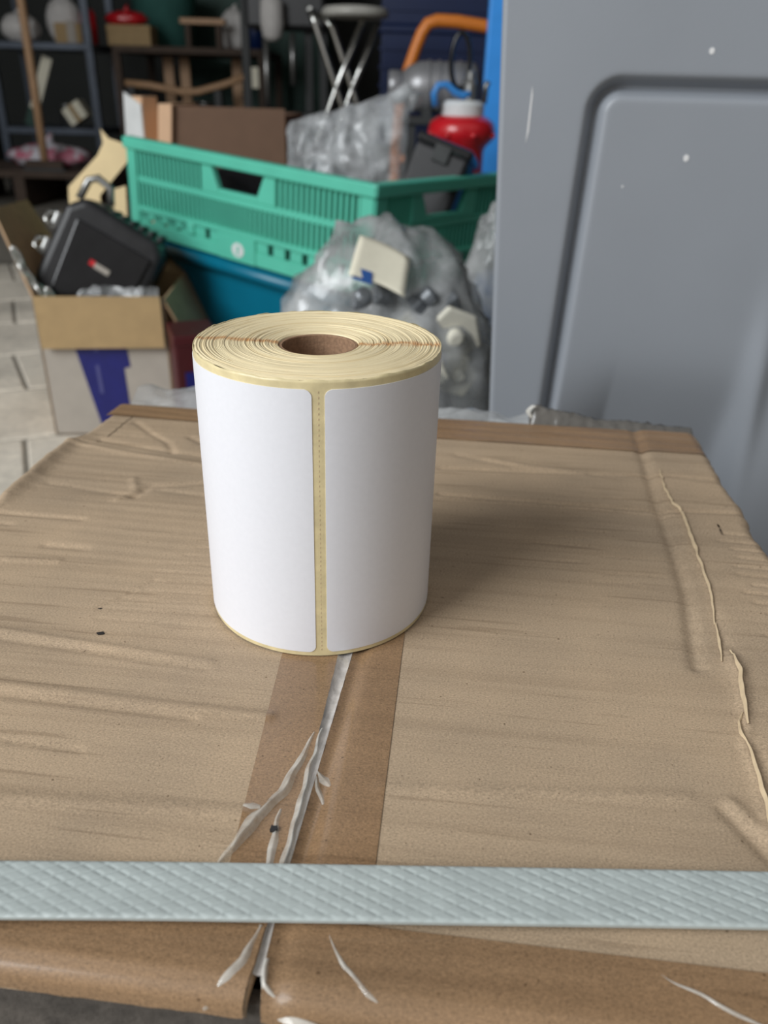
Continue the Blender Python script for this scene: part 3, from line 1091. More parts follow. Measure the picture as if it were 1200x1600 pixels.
liner = thing('crate_shade_filler', 'black filler added inside the green crate to darken its slat gaps', 'sack')  # made-up black filler, added so the slat gaps look dark
liner.location = rotm @ Vector((0.15, 0.40, 0.060))
liner.rotation_euler = _e
tub = thing('storage_tub', 'teal blue plastic tub under the green crate', 'tub')
tm = rotm.copy()
tm.translation = A_ - az * (CH + 0.292) + ax * 0.012 + ay * 0.05
tub.location = tm.translation
tub.rotation_euler = _e
TL, TW, THh = 0.56, 0.37, 0.285
ins = 0.045
shell = MB()


def ring(i_, z):
    return [(i_, i_, z), (TW - i_, i_, z), (TW - i_, TL - i_, z), (i_, TL - i_, z)]


vsx = ring(ins, 0) + ring(0.008, THh - 0.03) + ring(0.008, THh) + ring(0.012, THh) + ring(ins + 0.004, 0.006)
fsx = [(3, 2, 1, 0)]
for l_ in range(4):
    for k in range(4):
        fsx.append((l_ * 4 + k, l_ * 4 + (k + 1) % 4, (l_ + 1) * 4 + (k + 1) % 4, (l_ + 1) * 4 + k))
fsx.append((16, 17, 18, 19))
shell.add(vsx, fsx)
shell.build('tub_body', 'teal', tub, bevel=0.012, seg=3)
rm = MB()
rm.tube([(-0.004, -0.004, THh - 0.012), (TW + 0.004, -0.004, THh - 0.012), (TW + 0.004, TL + 0.004, THh - 0.012), (-0.004, TL + 0.004, THh - 0.012)], 0.015, 8, True)
rm.build('tub_rim', 'teal', tub, smooth=True)

# ------------------------------------------------------------------ plastic sacks


def sack(mb_, c, rad, bumps=(), seed=0.0, nth=64, nph=40, crumple=0.10, zmin=0.003, freq=2.4):
    rows_ = []
    for i in range(nph + 1):
        ph = PI * i / nph
        row_ = []
        for k in range(nth + 1):
            a = 2 * PI * (k % nth) / nth
            d = Vector((math.sin(ph) * math.cos(a), math.sin(ph) * math.sin(a), math.cos(ph)))
            f = 1.0
            q_ = d * freq + Vector((seed, seed * 1.7, seed * 0.3))
            f += crumple * (1 - 2.6 * abs(noise.noise(q_)))
            f += crumple * 0.55 * (1 - 2.6 * abs(noise.noise(q_ * 2.3)))
            f += crumple * 0.25 * noise.noise(q_ * 5.5)
            for bd, amp, sharp in bumps:
                v = d.dot(Vector(bd).normalized())
                if v > 0:
                    f += amp * v ** sharp
            x, y, z = c[0] + d.x * rad[0] * f, c[1] + d.y * rad[1] * f, c[2] + d.z * rad[2] * f
            row_.append((x, y, max(z, zmin)))
        rows_.append(row_)
    mb_.grid(rows_)
    return mb_


lr = []
for i in range(33):
    row = []
    for k in range(21):
        s_, t = i / 32, k / 20
        hh = 0.078 * (1 - 0.6 * math.exp(-((s_ - 0.47) / 0.16) ** 2)) * (1 - (2 * abs(t - 0.5)) ** 6) * (1 - (2 * abs(s_ - 0.5)) ** 8) + 0.010 * nz(s_ * 9, t * 5, 2)
        row.append((-0.130 + 0.32 * t * 0.85, -0.37 + 0.58 * s_, max(0.004, hh)))
    lr.append(row)
MB().grid(lr).build('dark_skin', 'black', liner, smooth=True)  # dark top of the added filler behind the slats
bag = thing('clear_plastic_bag', 'bulging clear plastic bag of grey and white fittings, in front of the green crate', 'bag', (0.0, 1.10, 0.0))
sack(MB(), (0, 0, 0.205), (0.142, 0.105, 0.195), [((-0.32, -0.1, 1), 0.22, 14), ((0.35, -0.1, 1), 0.16, 10), ((-1, -0.3, 0.5), 0.16, 6), ((1, -0.2, 0.25), 0.05, 5)], 2.0).build('bag_film', 'film', bag, smooth=True)
tagm = MB()
rows = []
for i in range(9):
    row = []
    for k in range(9):
        s_, t = k / 8, i / 8
        x = -0.040 + 0.064 * s_ - 0.012 * t + 0.006 * t * s_
        z = 0.444 - 0.016 * s_ - 0.040 * t - 0.010 * s_ * s_
        row.append((x, -0.056 - 0.042 * t + 0.006 * math.sin(3 * s_), z))
    rows.append(row)
tagm.grid(rows)
lb = tagm.build('paper_tag', 'paper_tag', bag, smooth=True, solid=0.0006)
MB().grid([[(-0.047 + 0.024 * k / 3, -0.0862 - 0.011 * i / 2, 0.412 - 0.0022 * k - 0.013 * i / 2) for k in range(4)] for i in range(3)]).build('tag_print', 'tag_blue', lb, solid=0.0006)



def plate_fitting(loc, rot, s=1.0):
    o = thing('plastic_fitting', 'off-white plate fitting packed inside the clear plastic bag', 'fitting', loc, rot, 'white fittings in the clear bag')
    pl_ = [(-0.030, -0.020), (0.028, -0.026), (0.036, 0.012), (0.004, 0.032), (-0.030, 0.020)]
    MB().prism(pl_, lambda x, z: (x * s, -0.004 * s, z * s), lambda x, z: (x * s, 0.004 * s, z * s)).build('plate', 'fitting_white', o, bevel=0.003 * s)
    MB().lathe([(0.008 * s, 0.0), (0.010 * s, 0.002 * s), (0.010 * s, 0.010 * s), (0.006 * s, 0.012 * s)], 16, Matrix.Translation((0, -0.003 * s, 0)) @ Euler((PI / 2, 0, 0)).to_matrix().to_4x4()).build('boss', 'fitting_white', o, bevel=0.001)
    return o


rs = random.Random(5)


def fitting(name, m, loc, rot, s=1.0, label='', cat='fitting', group=None):
    o = thing(name, label, cat, loc, rot, group)
    a = MB().prism([(-0.035, -0.006), (0.035, -0.006), (0.035, 0.006), (0.012, 0.010), (0.012, 0.040), (-0.006, 0.044), (-0.010, 0.012), (-0.035, 0.008)],
                   lambda x, z: (x * s, -0.014 * s, z * s), lambda x, z: (x * s, 0.014 * s, z * s))
    a.build('bracket', m, o, bevel=0.003 * s)
    MB().lathe([(0.009 * s, 0.0), (0.013 * s, 0.004 * s), (0.013 * s, 0.016 * s), (0.008 * s, 0.020 * s)], 16, Matrix.Translation((-0.022 * s, 0, 0.006 * s))).build('socket', m, o, smooth=False, bevel=0.001)
    return o


for (x, y, z, rx, ry, rz, sc) in ((-0.06, 1.04, 0.30, 0.4, 0.5, 0.2, 1.1), (0.00, 1.03, 0.31, 1.2, -0.4, 1.0, 1.1), (-0.10, 1.05, 0.27, 0.2, 1.2, 2.0, 1.0), (0.05, 1.05, 0.34, 0.3, 0.8, 0.6, 1.1), (-0.02, 1.05, 0.36, 0.9, 0.1, 0.3, 0.9), (0.04, 1.06, 0.22, 0.3, 0.4, 1.3, 1.2)):
    fitting('metal_fitting', 'fitting', (x, y, z), (rx, ry, rz), sc, 'grey metal fitting packed inside the clear plastic bag', 'fitting', 'grey fittings in the clear bag')
for (x, y, z, rx, ry, rz, sc) in ((0.020, 1.030, 0.325, 0.3, 2.3, 0.2, 0.85), (0.084, 1.036, 0.325, 0.3, 0.7, 0.4, 1.15), (0.052, 1.015, 0.280, 0.4, 0.6, 0.2, 0.8), (0.094, 1.038, 0.270, 0.2, 1.6, 0.3, 0.85), (-0.080, 1.045, 0.32, 0.5, 0.9, -0.3, 0.8), (-0.105, 1.070, 0.29, 0.5, 0.2, -0.5, 0.8)):
    plate_fitting((x, y, z), (rx, ry, rz), sc)

dk = thing('smoky_plastic_sack', 'dark smoky plastic sack low between label roll and grey bin', 'sack', (0.022, 0.87, 0.0))
sack(MB(), (0, 0, 0.145), (0.066, 0.066, 0.130), [((0.1, 0, 1), 0.12, 6)], 5.0, crumple=0.07).build('dark_skin', 'film_dark', dk, smooth=True)
sb_ = thing('small_plastic_bag', 'small shiny clear bag squeezed between green crate and grey bin', 'bag', (0.165, 1.30, 0.0))
sack(MB(), (0, 0, 0.22), (0.055, 0.05, 0.215), [], 8.0, crumple=0.10).build('bag_film', 'film', sb_, smooth=True)


def pillow(mb_, quad, ydepth, th_, n=28, seed=0.0, wr=0.006):
    """bag lying in a quad of (x, z) corners, puffed to both sides along y"""
    for sg in (-1, 1):
        rows_ = []
        for i in range(n + 1):
            t = i / n
            row_ = []
            for k in range(n + 1):
                s_ = k / n
                x = (quad[0][0] * (1 - s_) + quad[1][0] * s_) * (1 - t) + (quad[3][0] * (1 - s_) + quad[2][0] * s_) * t
                z = (quad[0][1] * (1 - s_) + quad[1][1] * s_) * (1 - t) + (quad[3][1] * (1 - s_) + quad[2][1] * s_) * t
                p_ = (16 * s_ * (1 - s_) * t * (1 - t)) ** 0.45
                fold = wr * (1 - 2.4 * abs(nz(s_ * 4 + t * 3 + seed, t * 3 - s_ * 4, seed))) + wr * 0.5 * (1 - 2.4 * abs(nz(s_ * 9, t * 8 + s_ * 3, seed + 3)))
                row_.append((x + fold * 0.4, sg * (th_ * p_ + fold * p_) + ydepth * t, z + fold * 0.4))
            rows_.append(row_)
        mb_.grid(rows_)
    return mb_


b2 = thing('upright_plastic_bag', 'wrinkled clear plastic bag poking up out of the green crate', 'bag', (-0.09, 1.62, 0.34))
pq = MB()
pillow(pq, [(-0.118, 0.02), (0.102, 0.02), (0.112, 0.268), (-0.112, 0.205)], 0.02, 0.035, 36, 2.0, 0.011)
pq.build('bag_film', 'film2', b2, smooth=True)
pk = MB()
pk.tube([(0.085, 0.02, 0.25), (0.115, 0.02, 0.272), (0.128, 0.02, 0.262), (0.118, 0.02, 0.232)], [0.012, 0.016, 0.014, 0.004], 10)
pk.build('bag_neck', 'film2', b2, smooth=True)
dp = thing('flat_device', 'dark grey flat device with pale lead inside the upright clear bag', 'device', (-0.125, 1.605, 0.37), (0, R_(22), 0))
box('panel_body', 'fitting', dp, (0.13, 0.012, 0.085), (0, 0, 0.02))
MB().tube([(0.03, -0.008, 0.03), (0.05, -0.01, 0.075), (0.075, -0.008, 0.06), (0.06, -0.008, 0.02)], 0.006, 8).build('pale_lead', 'white_paint', dp, smooth=True)
bb_ = thing('black_case', 'black plastic case tilted inside the green crate, right of the clear bag', 'case', (0.030, 1.585, 0.318), (R_(-12), R_(18), R_(-14)))
box('case_body', 'black', bb_, (0.100, 0.13, 0.20), bevel=0.008)
box('case_lid', 'black_gloss', bb_, (0.106, 0.136, 0.018), (0, 0, 0.196), bevel=0.006)
box('case_latch', 'rubber', bb_, (0.03, 0.008, 0.03), (0, -0.068, 0.175), bevel=0.002)

# ------------------------------------------------------------------ red canister behind the crate
rc_ = thing('red_canister', 'red metal canister with white collar and blue hose, behind the green crate', 'canister', (0.148, 1.97, 0.0))
MB().lathe([(0.030, 0.0), (0.050, 0.004), (0.052, 0.02), (0.052, 0.490), (0.056, 0.500), (0.072, 0.516), (0.075, 0.530), (0.070, 0.548), (0.052, 0.560), (0.03, 0.562)], 40).build('canister_body', 'red', rc_, smooth=True)
MB().lathe([(0.036, 0.556), (0.046, 0.558), (0.047, 0.582), (0.040, 0.590), (0.02, 0.592)], 32).build('collar', 'white_paint', rc_, bevel=0.001)
MB().tube([(-0.062, -0.03, 0.578), (-0.066, -0.03, 0.602), (-0.058, -0.03, 0.618), (-0.040, -0.03, 0.620), (-0.022, -0.03, 0.606), (-0.004, -0.03, 0.600), (0.012, -0.03, 0.604)], 0.0075, 10).build('hose', 'blue_hose', rc_, smooth=True)
vl = MB().lathe([(0.012, 0.588), (0.015, 0.592), (0.015, 0.622), (0.009, 0.632), (0.009, 0.645), (0.004, 0.647)], 18, Matrix.Translation((0.012, -0.02, 0))).build('valve', 'steel', rc_, bevel=0.001)
MB().tube([(0.045, 0.0, 0.585), (0.047, 0.0, 0.62), (0.052, 0.0, 0.628)], 0.006, 8).build('valve_pin', 'steel', rc_, smooth=True)
loop = [(-0.012 - 0.020 * math.cos(a), -0.01, 0.665 + 0.052 * math.sin(a)) for a in [2 * PI * k / 24 for k in range(24)]]
MB().tube(loop, 0.0055, 8, True).build('carrying_ring', 'black_gloss', rc_, smooth=True)
for k in range(8):
    a = 2 * PI * k / 8 + 0.3
    MB().lathe([(0.004, 0), (0.007, 0.002), (0.007, 0.008), (0.003, 0.011)], 10, Matrix.Translation((0.073 * math.cos(a), 0.073 * math.sin(a), 0.518))).build('lug', 'red', rc_, smooth=True)

# bright blue panel beyond the crate
bp = thing('blue_screen', 'bright blue upright screen between green crate and grey bin', 'screen', (0.40, 2.24, 0.0))
MB().box(-0.185, 0.185, -0.02, 0.02, 0.02, 1.10).build('sheet', 'blue_panel', bp, bevel=0.004)
for x in (-0.13, 0.13):
    MB().box(x - 0.02, x + 0.02, -0.10, 0.16, 0.0, 0.02).build('foot', 'blue_panel', bp, bevel=0.004)
MB().box(-0.15, 0.15, 0.02, 0.028, 0.10, 1.02).build('back_rib', 'blue_panel', bp, bevel=0.003)

# grey cylinder (motor) on a stand
st = thing('steel_stand', 'dark steel stand carrying the grey motor', 'stand', (0.13, 2.36, 0.0))
for x in (-0.09, 0.09):
    for y in (-0.06, 0.06):
        MB().box(x - 0.012, x + 0.012, y - 0.012, y + 0.012, 0, 0.53).build('leg', 'rubber', st)
MB().box(-0.11, 0.11, -0.08, 0.08, 0.53, 0.548).build('stand_top', 'rubber', st, bevel=0.002)
mo = thing('electric_motor', 'rounded grey metal motor lying beneath the orange tube', 'motor', (0.12, 2.36, 0.548))
rot = Matrix.Translation((0, 0, 0.068)) @ Euler((0, PI / 2, 0)).to_matrix().to_4x4()
MB().lathe([(0.012, -0.112), (0.030, -0.108), (0.044, -0.095), (0.056, -0.07), (0.060, -0.055), (0.060, 0.075), (0.056, 0.085), (0.02, 0.10)], 32, rot).build('motor_body', 'grey_paint', mo, smooth=True)
MB().lathe([(0.034, -0.140), (0.038, -0.136), (0.038, -0.104), (0.030, -0.10)], 24, rot).build('end_cap', 'grey_paint', mo, smooth=True)
for x in (-0.04, 0.05):
    MB().box(x - 0.012, x + 0.012, -0.05, 0.05, 0.0, 0.02).build('foot', 'rubber', mo)
for k in range(4):
    MB().lathe([(0.061, -0.040 + k * 0.026), (0.0635, -0.038 + k * 0.026), (0.0635, -0.034 + k * 0.026), (0.061, -0.032 + k * 0.026)], 32, rot).build('cooling_ring', 'grey_paint', mo)

# hand truck with orange tube
ht = thing('hand_truck', 'hand truck with bent orange tube frame, beyond the grey motor', 'hand truck', (0.0, 2.70, 0.0))
pts = [(0.0, 0, 0.10), (0.004, 0, 0.45), (0.016, 0, 0.60), (0.037, 0, 0.668), (0.056, 0, 0.722), (0.070, 0, 0.756), (0.086, 0, 0.779), (0.112, 0, 0.788), (0.17, 0, 0.787), (0.26, 0, 0.776), (0.40, 0, 0.766), (0.44, 0, 0.755), (0.46, 0, 0.72), (0.462, 0, 0.60), (0.462, 0, 0.10)]
MB().tube(pts, 0.0175, 14).build('tube_frame', 'orange', ht, smooth=True)
for z in (0.2, 0.42):
    MB().tube([(0.0, 0, z), (0.462, 0, z)], 0.012, 10).build('crossbar', 'orange', ht, smooth=True)
MB().box(0.04, 0.42, -0.19, 0.0, 0.0, 0.008).build('toe_plate', 'orange', ht)
MB().box(0.04, 0.42, -0.008, 0.006, 0.0, 0.13).build('toe_back', 'orange', ht)
for x in (0.02, 0.44):
    MB().lathe([(0.02, -0.02), (0.075, -0.02), (0.085, -0.012), (0.085, 0.012), (0.075, 0.02), (0.02, 0.02)], 24, Matrix.Translation((x, 0.07, 0.086)) @ Euler((0, PI / 2, 0)).to_matrix().to_4x4()).build('wheel', 'rubber', ht, bevel=0.002)
MB().tube([(0.02, 0.07, 0.086), (0.44, 0.07, 0.086)], 0.010, 8).build('axle', 'steel', ht)

# ------------------------------------------------------------------ small open carton at the left
sc_ = thing('open_carton', 'small open carton with blue print on its white front, on the pale floor', 'carton', (-0.530, 1.56, 0.001), (0, 0, R_(4)))
W2, D2, H2, T2 = 0.116, 0.125, 0.262, 0.004
pnl = MB().box(-W2, W2, -D2, -D2 + T2, 0, H2).build('front_panel', 'white_board', sc_)
MB().box(-W2, W2, D2 - T2, D2, 0, H2).build('back_panel', 'tan_box', sc_)
MB().box(-W2, -W2 + T2, -D2, D2, 0, H2).build('side_panel', 'tan_dark', sc_)
MB().box(W2 - T2, W2, -D2, D2, 0, H2).build('side_panel', 'tan_dark', sc_)
MB().box(-W2, W2, -D2, D2, 0, T2).build('bottom_panel', 'tan_dark', sc_)
# front flap folded down over the front
MB().prism([(-W2 + 0.004, H2 + 0.004), (W2 - 0.006, H2 + 0.006), (W2 - 0.004, H2 - 0.084), (-W2 + 0.008, H2 - 0.088)], lambda x, z: (x, -D2 - 0.004 - (H2 - z) * 0.10, z), lambda x, z: (x, -D2 - 0.008 - (H2 - z) * 0.10, z)).build('front_flap', 'tan_box', sc_)
# left flap standing open, right flap hanging outwards
MB().prism([(-D2, 0), (D2, 0), (D2 - 0.02, 0.15), (-D2 + 0.06, 0.155)], lambda y, s_: (-W2 - s_ * 0.42, y, H2 + s_ * 0.9), lambda y, s_: (-W2 - s_ * 0.42 + 0.004, y, H2 + s_ * 0.9 + 0.002)).build('side_flap', 'tan_dark', sc_)
MB().prism([(-D2, 0), (D2, 0), (D2 - 0.02, 0.14), (-D2 + 0.02, 0.14)], lambda y, s_: (W2 + s_ * 0.40, y, H2 - s_ * 0.9), lambda y, s_: (W2 + s_ * 0.40 - 0.004, y, H2 - s_ * 0.9 - 0.002)).build('side_flap', 'tan_dark', sc_)
MB().prism([(-W2, 0), (W2, 0), (W2 - 0.03, 0.09), (-W2 + 0.02, 0.10)], lambda x, s_: (x, D2 + s_ * 0.7, H2 + s_ * 0.7), lambda x, s_: (x, D2 + s_ * 0.7 + 0.003, H2 + s_ * 0.7 - 0.003)).build('back_flap', 'tan_box', sc_)
prn = MB().prism([(-0.058, H2 - 0.070), (0.038, H2 - 0.070), (0.042, H2 - 0.125), (0.030, H2 - 0.128), (0.034, 0.0), (-0.022, 0.0)], lambda x, z: (x, -D2 - 0.0002, z), lambda x, z: (x, -D2 - 0.0010, z)).build('blue_print', 'blue_print', pnl)
for z, h in ((0.165, 0.016), (0.085, 0.055)):
    MB().prism([(-0.020, z), (-0.013, z), (-0.015, z + h), (-0.022, z + h)], lambda x, q_: (x, -D2 - 0.0008, q_), lambda x, q_: (x, -D2 - 0.0014, q_)).build('print_bar', 'pale_print', pnl)

# black tool case sticking out of it
tc_ = thing('black_tool_case', 'scuffed black tool case with steel latches, jammed into the small open carton', 'tool case', (-0.562, 1.560, 0.278), (R_(-10), R_(29), R_(6)))
MB().prism([(-0.030, 0.0), (0.095, 0.0), (0.105, 0.05), (0.100, 0.215), (0.080, 0.235), (-0.060, 0.245), (-0.088, 0.215), (-0.088, 0.075)], lambda x, z: (x, -0.075, z), lambda x, z: (x, 0.075, z)).shift(-0.122).build('case_shell', 'black', tc_, bevel=0.014, seg=3)
MB().prism([(-0.055, 0.075), (-0.020, 0.030), (0.075, 0.030), (0.082, 0.20), (-0.060, 0.205)], lambda x, z: (x, -0.073, z), lambda x, z: (x, -0.081, z)).shift(-0.122).build('recessed_panel', 'black_gloss', tc_, bevel=0.003)
for k in range(7):
    x = -0.03 + k * 0.018
    MB().box(x - 0.004, x + 0.004, -0.055, 0.055, 0.232, 0.2465).shift(-0.122).build('grip_rib', 'rubber', tc_, bevel=0.002)
MB().tube([(-0.075, -0.04, 0.235), (-0.073, -0.04, 0.272), (-0.060, -0.04, 0.283), (-0.034, -0.04, 0.278), (-0.022, -0.04, 0.25)], 0.007, 10).shift(-0.122).build('carry_handle', 'steel', tc_, smooth=True)
MB().box(-0.012, 0.016, -0.084, -0.080, 0.140, 0.150, (0, R_(4), 0)).shift(-0.122).build('sticker', 'white_board', tc_)
MB().box(-0.022, -0.012, -0.084, -0.080, 0.141, 0.151, (0, R_(4), 0)).shift(-0.122).build('red_mark', 'red', tc_)
for z in (0.115, 0.165):
    l_ = MB().box(-0.100, -0.088, -0.055, -0.022, z, z + 0.034).shift(-0.122).build('latch', 'steel', tc_, bevel=0.004)
    MB().tube([(-0.098, -0.06, z + 0.006), (-0.110, -0.058, z + 0.010), (-0.112, -0.050, z + 0.024), (-0.100, -0.046, z + 0.030)], 0.004, 8).shift(-0.122).build('latch_loop', 'chrome', l_, smooth=True)
# steel shackle chain and grey film in the carton's left corner
ch = thing('steel_chain', 'shiny steel chain links hanging out of the small open carton', 'chain', (-0.655, 1.445, 0.255))
for k, (x, z, tw) in enumerate(((-0.002, 0.075, 0), (0.006, 0.052, 1), (0.016, 0.032, 0), (0.030, 0.016, 1), (0.046, 0.006, 0))):
    lp = []
    for j in range(14):
        a = 2 * PI * j / 14
        p, q_ = 0.017 * math.cos(a), 0.0085 * math.sin(a)
        lp.append((x - p * 0.45, q_ if tw else 0.3 * q_, z + p * 0.85 + (0 if tw else q_)))
    MB().tube(lp, 0.0036, 8, True).build('link', 'chrome', ch, smooth=True)
gf = thing('grey_film_wrap', 'crumpled grey film around the black tool case inside the small open carton', 'film', (-0.53, 1.50, 0.20))
rows = []
for i in range(40):
    t = i / 39
    row = []
    for k in range(12):
        s_ = k / 11
        row.append((-0.105 + 0.21 * t, -0.05 + 0.03 * s_ + 0.006 * nz(t * 9, s_ * 3, 1), 0.0 + 0.075 * s_ + 0.012 * nz(t * 12, s_ * 4, 6)))
    rows.append(row)
MB().grid(rows).build('film_sheet', 'film', gf, smooth=True)

rbx = thing('dark_red_pack', 'dark red pack with a blue mark, in the shade between small carton and tub', 'pack', (-0.350, 1.40, 0.0), (0, 0, R_(20)))
box('pack_body', 'dark_red', rbx, (0.075, 0.10, 0.21), bevel=0.004)
box('pack_mark', 'blue_print', rbx, (0.025, 0.002, 0.03), (-0.01, -0.051, 0.13), bevel=0.0)
box('pack_lid', 'dark_red', rbx, (0.078, 0.103, 0.02), (0, 0, 0.205), bevel=0.003)

# torn cream card leaning behind the small carton
cc = thing('torn_cream_card', 'torn cream cardboard sheet leaning behind the black tool case', 'card', (-0.63, 1.80, 0.0))
poly = [(0.011, 0.519), (0.027, 0.501), (0.071, 0.488), (0.060, 0.455), (-0.003, 0.389), (0.000, 0.30), (0.00, 0.002), (-0.07, 0.002), (-0.07, 0.30), (-0.070, 0.385), (-0.068, 0.405), (0.000, 0.468), (0.014, 0.492)]
MB().prism(poly, lambda x, z: (x, 0.10 * z + 0.04 * x, z), lambda x, z: (x, 0.10 * z + 0.04 * x + 0.004, z)).build('sheet', 'cream_card', cc)
MB().prism([(0.02, 0.40), (0.055, 0.41), (0.048, 0.30), (0.03, 0.002), (0.0, 0.002), (0.015, 0.30)], lambda x, z: (x, 0.02 + 0.05 * z, z), lambda x, z: (x, 0.023 + 0.05 * z, z)).build('torn_strip', 'cream_card', cc)

# brown carton beyond the crate
bc = thing('brown_carton', 'plain dark brown carton standing behind the green crate', 'carton', (-0.44, 2.52, 0.0), (0, 0, R_(-3)))
MB().box(-0.155, 0.155, -0.15, -0.145, 0, 0.556).build('front_panel', 'brown_box', bc)
MB().box(-0.155, 0.155, 0.145, 0.15, 0, 0.54).build('back_panel', 'brown_box', bc)
MB().box(-0.155, -0.150, -0.145, 0.145, 0, 0.54).build('side_panel', 'brown_box', bc)
MB().box(0.150, 0.155, -0.145, 0.145, 0, 0.54).build('side_panel', 'brown_box', bc)
MB().box(-0.15, 0.15, -0.145, 0.145, 0.50, 0.505).build('inner_flap', 'brown_box', bc)
MB().prism([(-0.15, 0), (0.10, 0), (0.10, 0.2), (-0.15, 0.2)], lambda y, s_: (-0.158 - s_ * 0.10 + 0.016, y - 0.02, 0.560 - s_ * 0.97), lambda y, s_: (-0.158 - s_ * 0.10 + 0.016 - 0.036, y - 0.02, 0.560 - s_ * 0.97)).build('side_flap', 'pink_card', bc)
wb = thing('white_box', 'small white faced box with peach side, left of the brown carton', 'box', (-0.700, 2.46, 0.0), (0, 0, R_(-28)))
MB().box(-0.032, 0.032, -0.03, 0.03, 0, 0.575).build('box_body', 'pink_card', wb, bevel=0.002)
MB().prism([(-0.035, 0.47), (0.032, 0.44), (0.032, 0.555), (-0.026, 0.585)], lambda x, z: (x, -0.030, z), lambda x, z: (x, -0.036, z)).build('white_face', 'white_paint', wb)

# ------------------------------------------------------------------ folding stool and its base
dkc = thing('dark_wooden_crate', 'dark wooden crate under the folding stool', 'crate', (-0.17, 3.38, 0.0))
for j in range(4):
    MB().box(-0.24, 0.24, -0.20, -0.185, 0.01 + j * 0.10, 0.095 + j * 0.10).build('board', 'dark_brown', dkc, bevel=0.002)
    MB().box(-0.24, 0.24, 0.185, 0.20, 0.01 + j * 0.10, 0.095 + j * 0.10).build('board', 'dark_brown', dkc, bevel=0.002)
for x in (-0.24, 0.225):
    MB().box(x, x + 0.015, -0.185, 0.185, 0.0, 0.395).build('side', 'dark_brown', dkc)
MB().box(-0.245, 0.245, -0.205, 0.205, 0.395, 0.41).build('lid', 'dark_brown', dkc, bevel=0.002)
sto = thing('folding_stool', 'folding stool with round pale seat and crossed chrome legs', 'stool', (-0.175, 3.38, 0.41))
MB().lathe([(0.10, 0.425), (0.118, 0.428), (0.122, 0.440), (0.112, 0.456), (0.05, 0.462)], 40, Matrix.Translation((0.02, 0, 0))).build('seat', 'seat_white', sto, smooth=True)
for dx, y in ((0, -0.085), (0.05, 0.085)):
    MB().tube([(-0.135 + dx * 0.3, y, 0.44), (-0.118 + dx, y, 0.40), (-0.005 + dx, y, 0.10), (0.03 + dx, y, 0.0)], 0.0115, 10).build('leg', 'chrome', sto, smooth=True)
    MB().tube([(0.055 + dx, y, 0.42), (-0.035 + dx, y, 0.22), (-0.115 + dx, y, 0.02), (-0.123 + dx, y, 0.0)], 0.0115, 10).build('leg', 'chrome', sto, smooth=True)
MB().tube([(-0.116, -0.085, 0.10), (-0.07, 0.085, 0.10)], 0.008, 8).build('stretcher', 'chrome', sto)
MB().tube([(-0.135, -0.085, 0.44), (-0.12, 0.085, 0.44)], 0.009, 8).build('hinge_bar', 'chrome', sto)

# stacked dark blue crates
for k, lab in enumerate(('dark blue ribbed crate at the bottom of the blue stack', 'dark blue ribbed crate second from the bottom of the stack', 'dark blue ribbed crate third from the bottom of the stack', 'dark blue ribbed crate on top of the blue stack')):
    b = thing('blue_crate', lab, 'crate', (0.24, 4.15, 0.285 * k), (0, 0, 0), 'stacked dark blue crates')
    MB().box(-0.31, 0.31, -0.20, 0.20, 0.0, 0.262).build('crate_body', 'dark_blue', b, bevel=0.006)
    for z in (0.05, 0.12, 0.19):
        MB().box(-0.318, 0.318, -0.208, 0.208, z, z + 0.014).build('rib', 'dark_blue', b)
    MB().box(-0.325, 0.325, -0.215, 0.215, 0.255, 0.284).build('rim', 'dark_blue', b, bevel=0.005)

# ------------------------------------------------------------------ shelving at the back left


def shelf_unit(label, x0, x1, y0, y1, zs_, posts_h, m='shelf'):
    o = thing('shelf_unit', label, 'shelf', ((x0 + x1) / 2, (y0 + y1) / 2, 0))
    hx, hy = (x1 - x0) / 2, (y1 - y0) / 2
    for x in (-hx, hx):
        for y in (-hy, hy):
            MB().box(x - 0.022, x + 0.022, y - 0.018, y + 0.018, 0, posts_h).build('post', m, o, bevel=0.003)
    for z in zs_:
        MB().box(-hx - 0.02, hx + 0.02, -hy - 0.02, hy + 0.02, z - 0.035, z).build('shelf_board', m, o, bevel=0.003)
    return o


shelf_unit('grey steel shelf unit behind the broom handle', -2.30, -1.74, 5.2, 5.65, (0.365, 0.80, 1.30), 1.7)
su2 = shelf_unit('long dark shelf bench right of the grey steel shelf unit', -1.62, -0.78, 5.3, 6.02, (0.40, 0.80), 0.80, 'dark_brown')


def blob(name, label, cat, loc, rad, m, seed, crumple=0.08, bumps=()):
    o = thing(name, label, cat, loc)
    sack(MB(), (0, 0, rad[2] * 0.9), rad, bumps, seed, 32, 20, crumple).build('body', m, o, smooth=True)
    MB().tube([(0, 0, rad[2] * 1.85), (0.01, 0, rad[2] * 2.0), (0.0, 0, rad[2] * 2.1)], [rad[0] * 0.25, rad[0] * 0.12, rad[0] * 0.3], 10).build('tied_top', m, o, smooth=True)
    return o


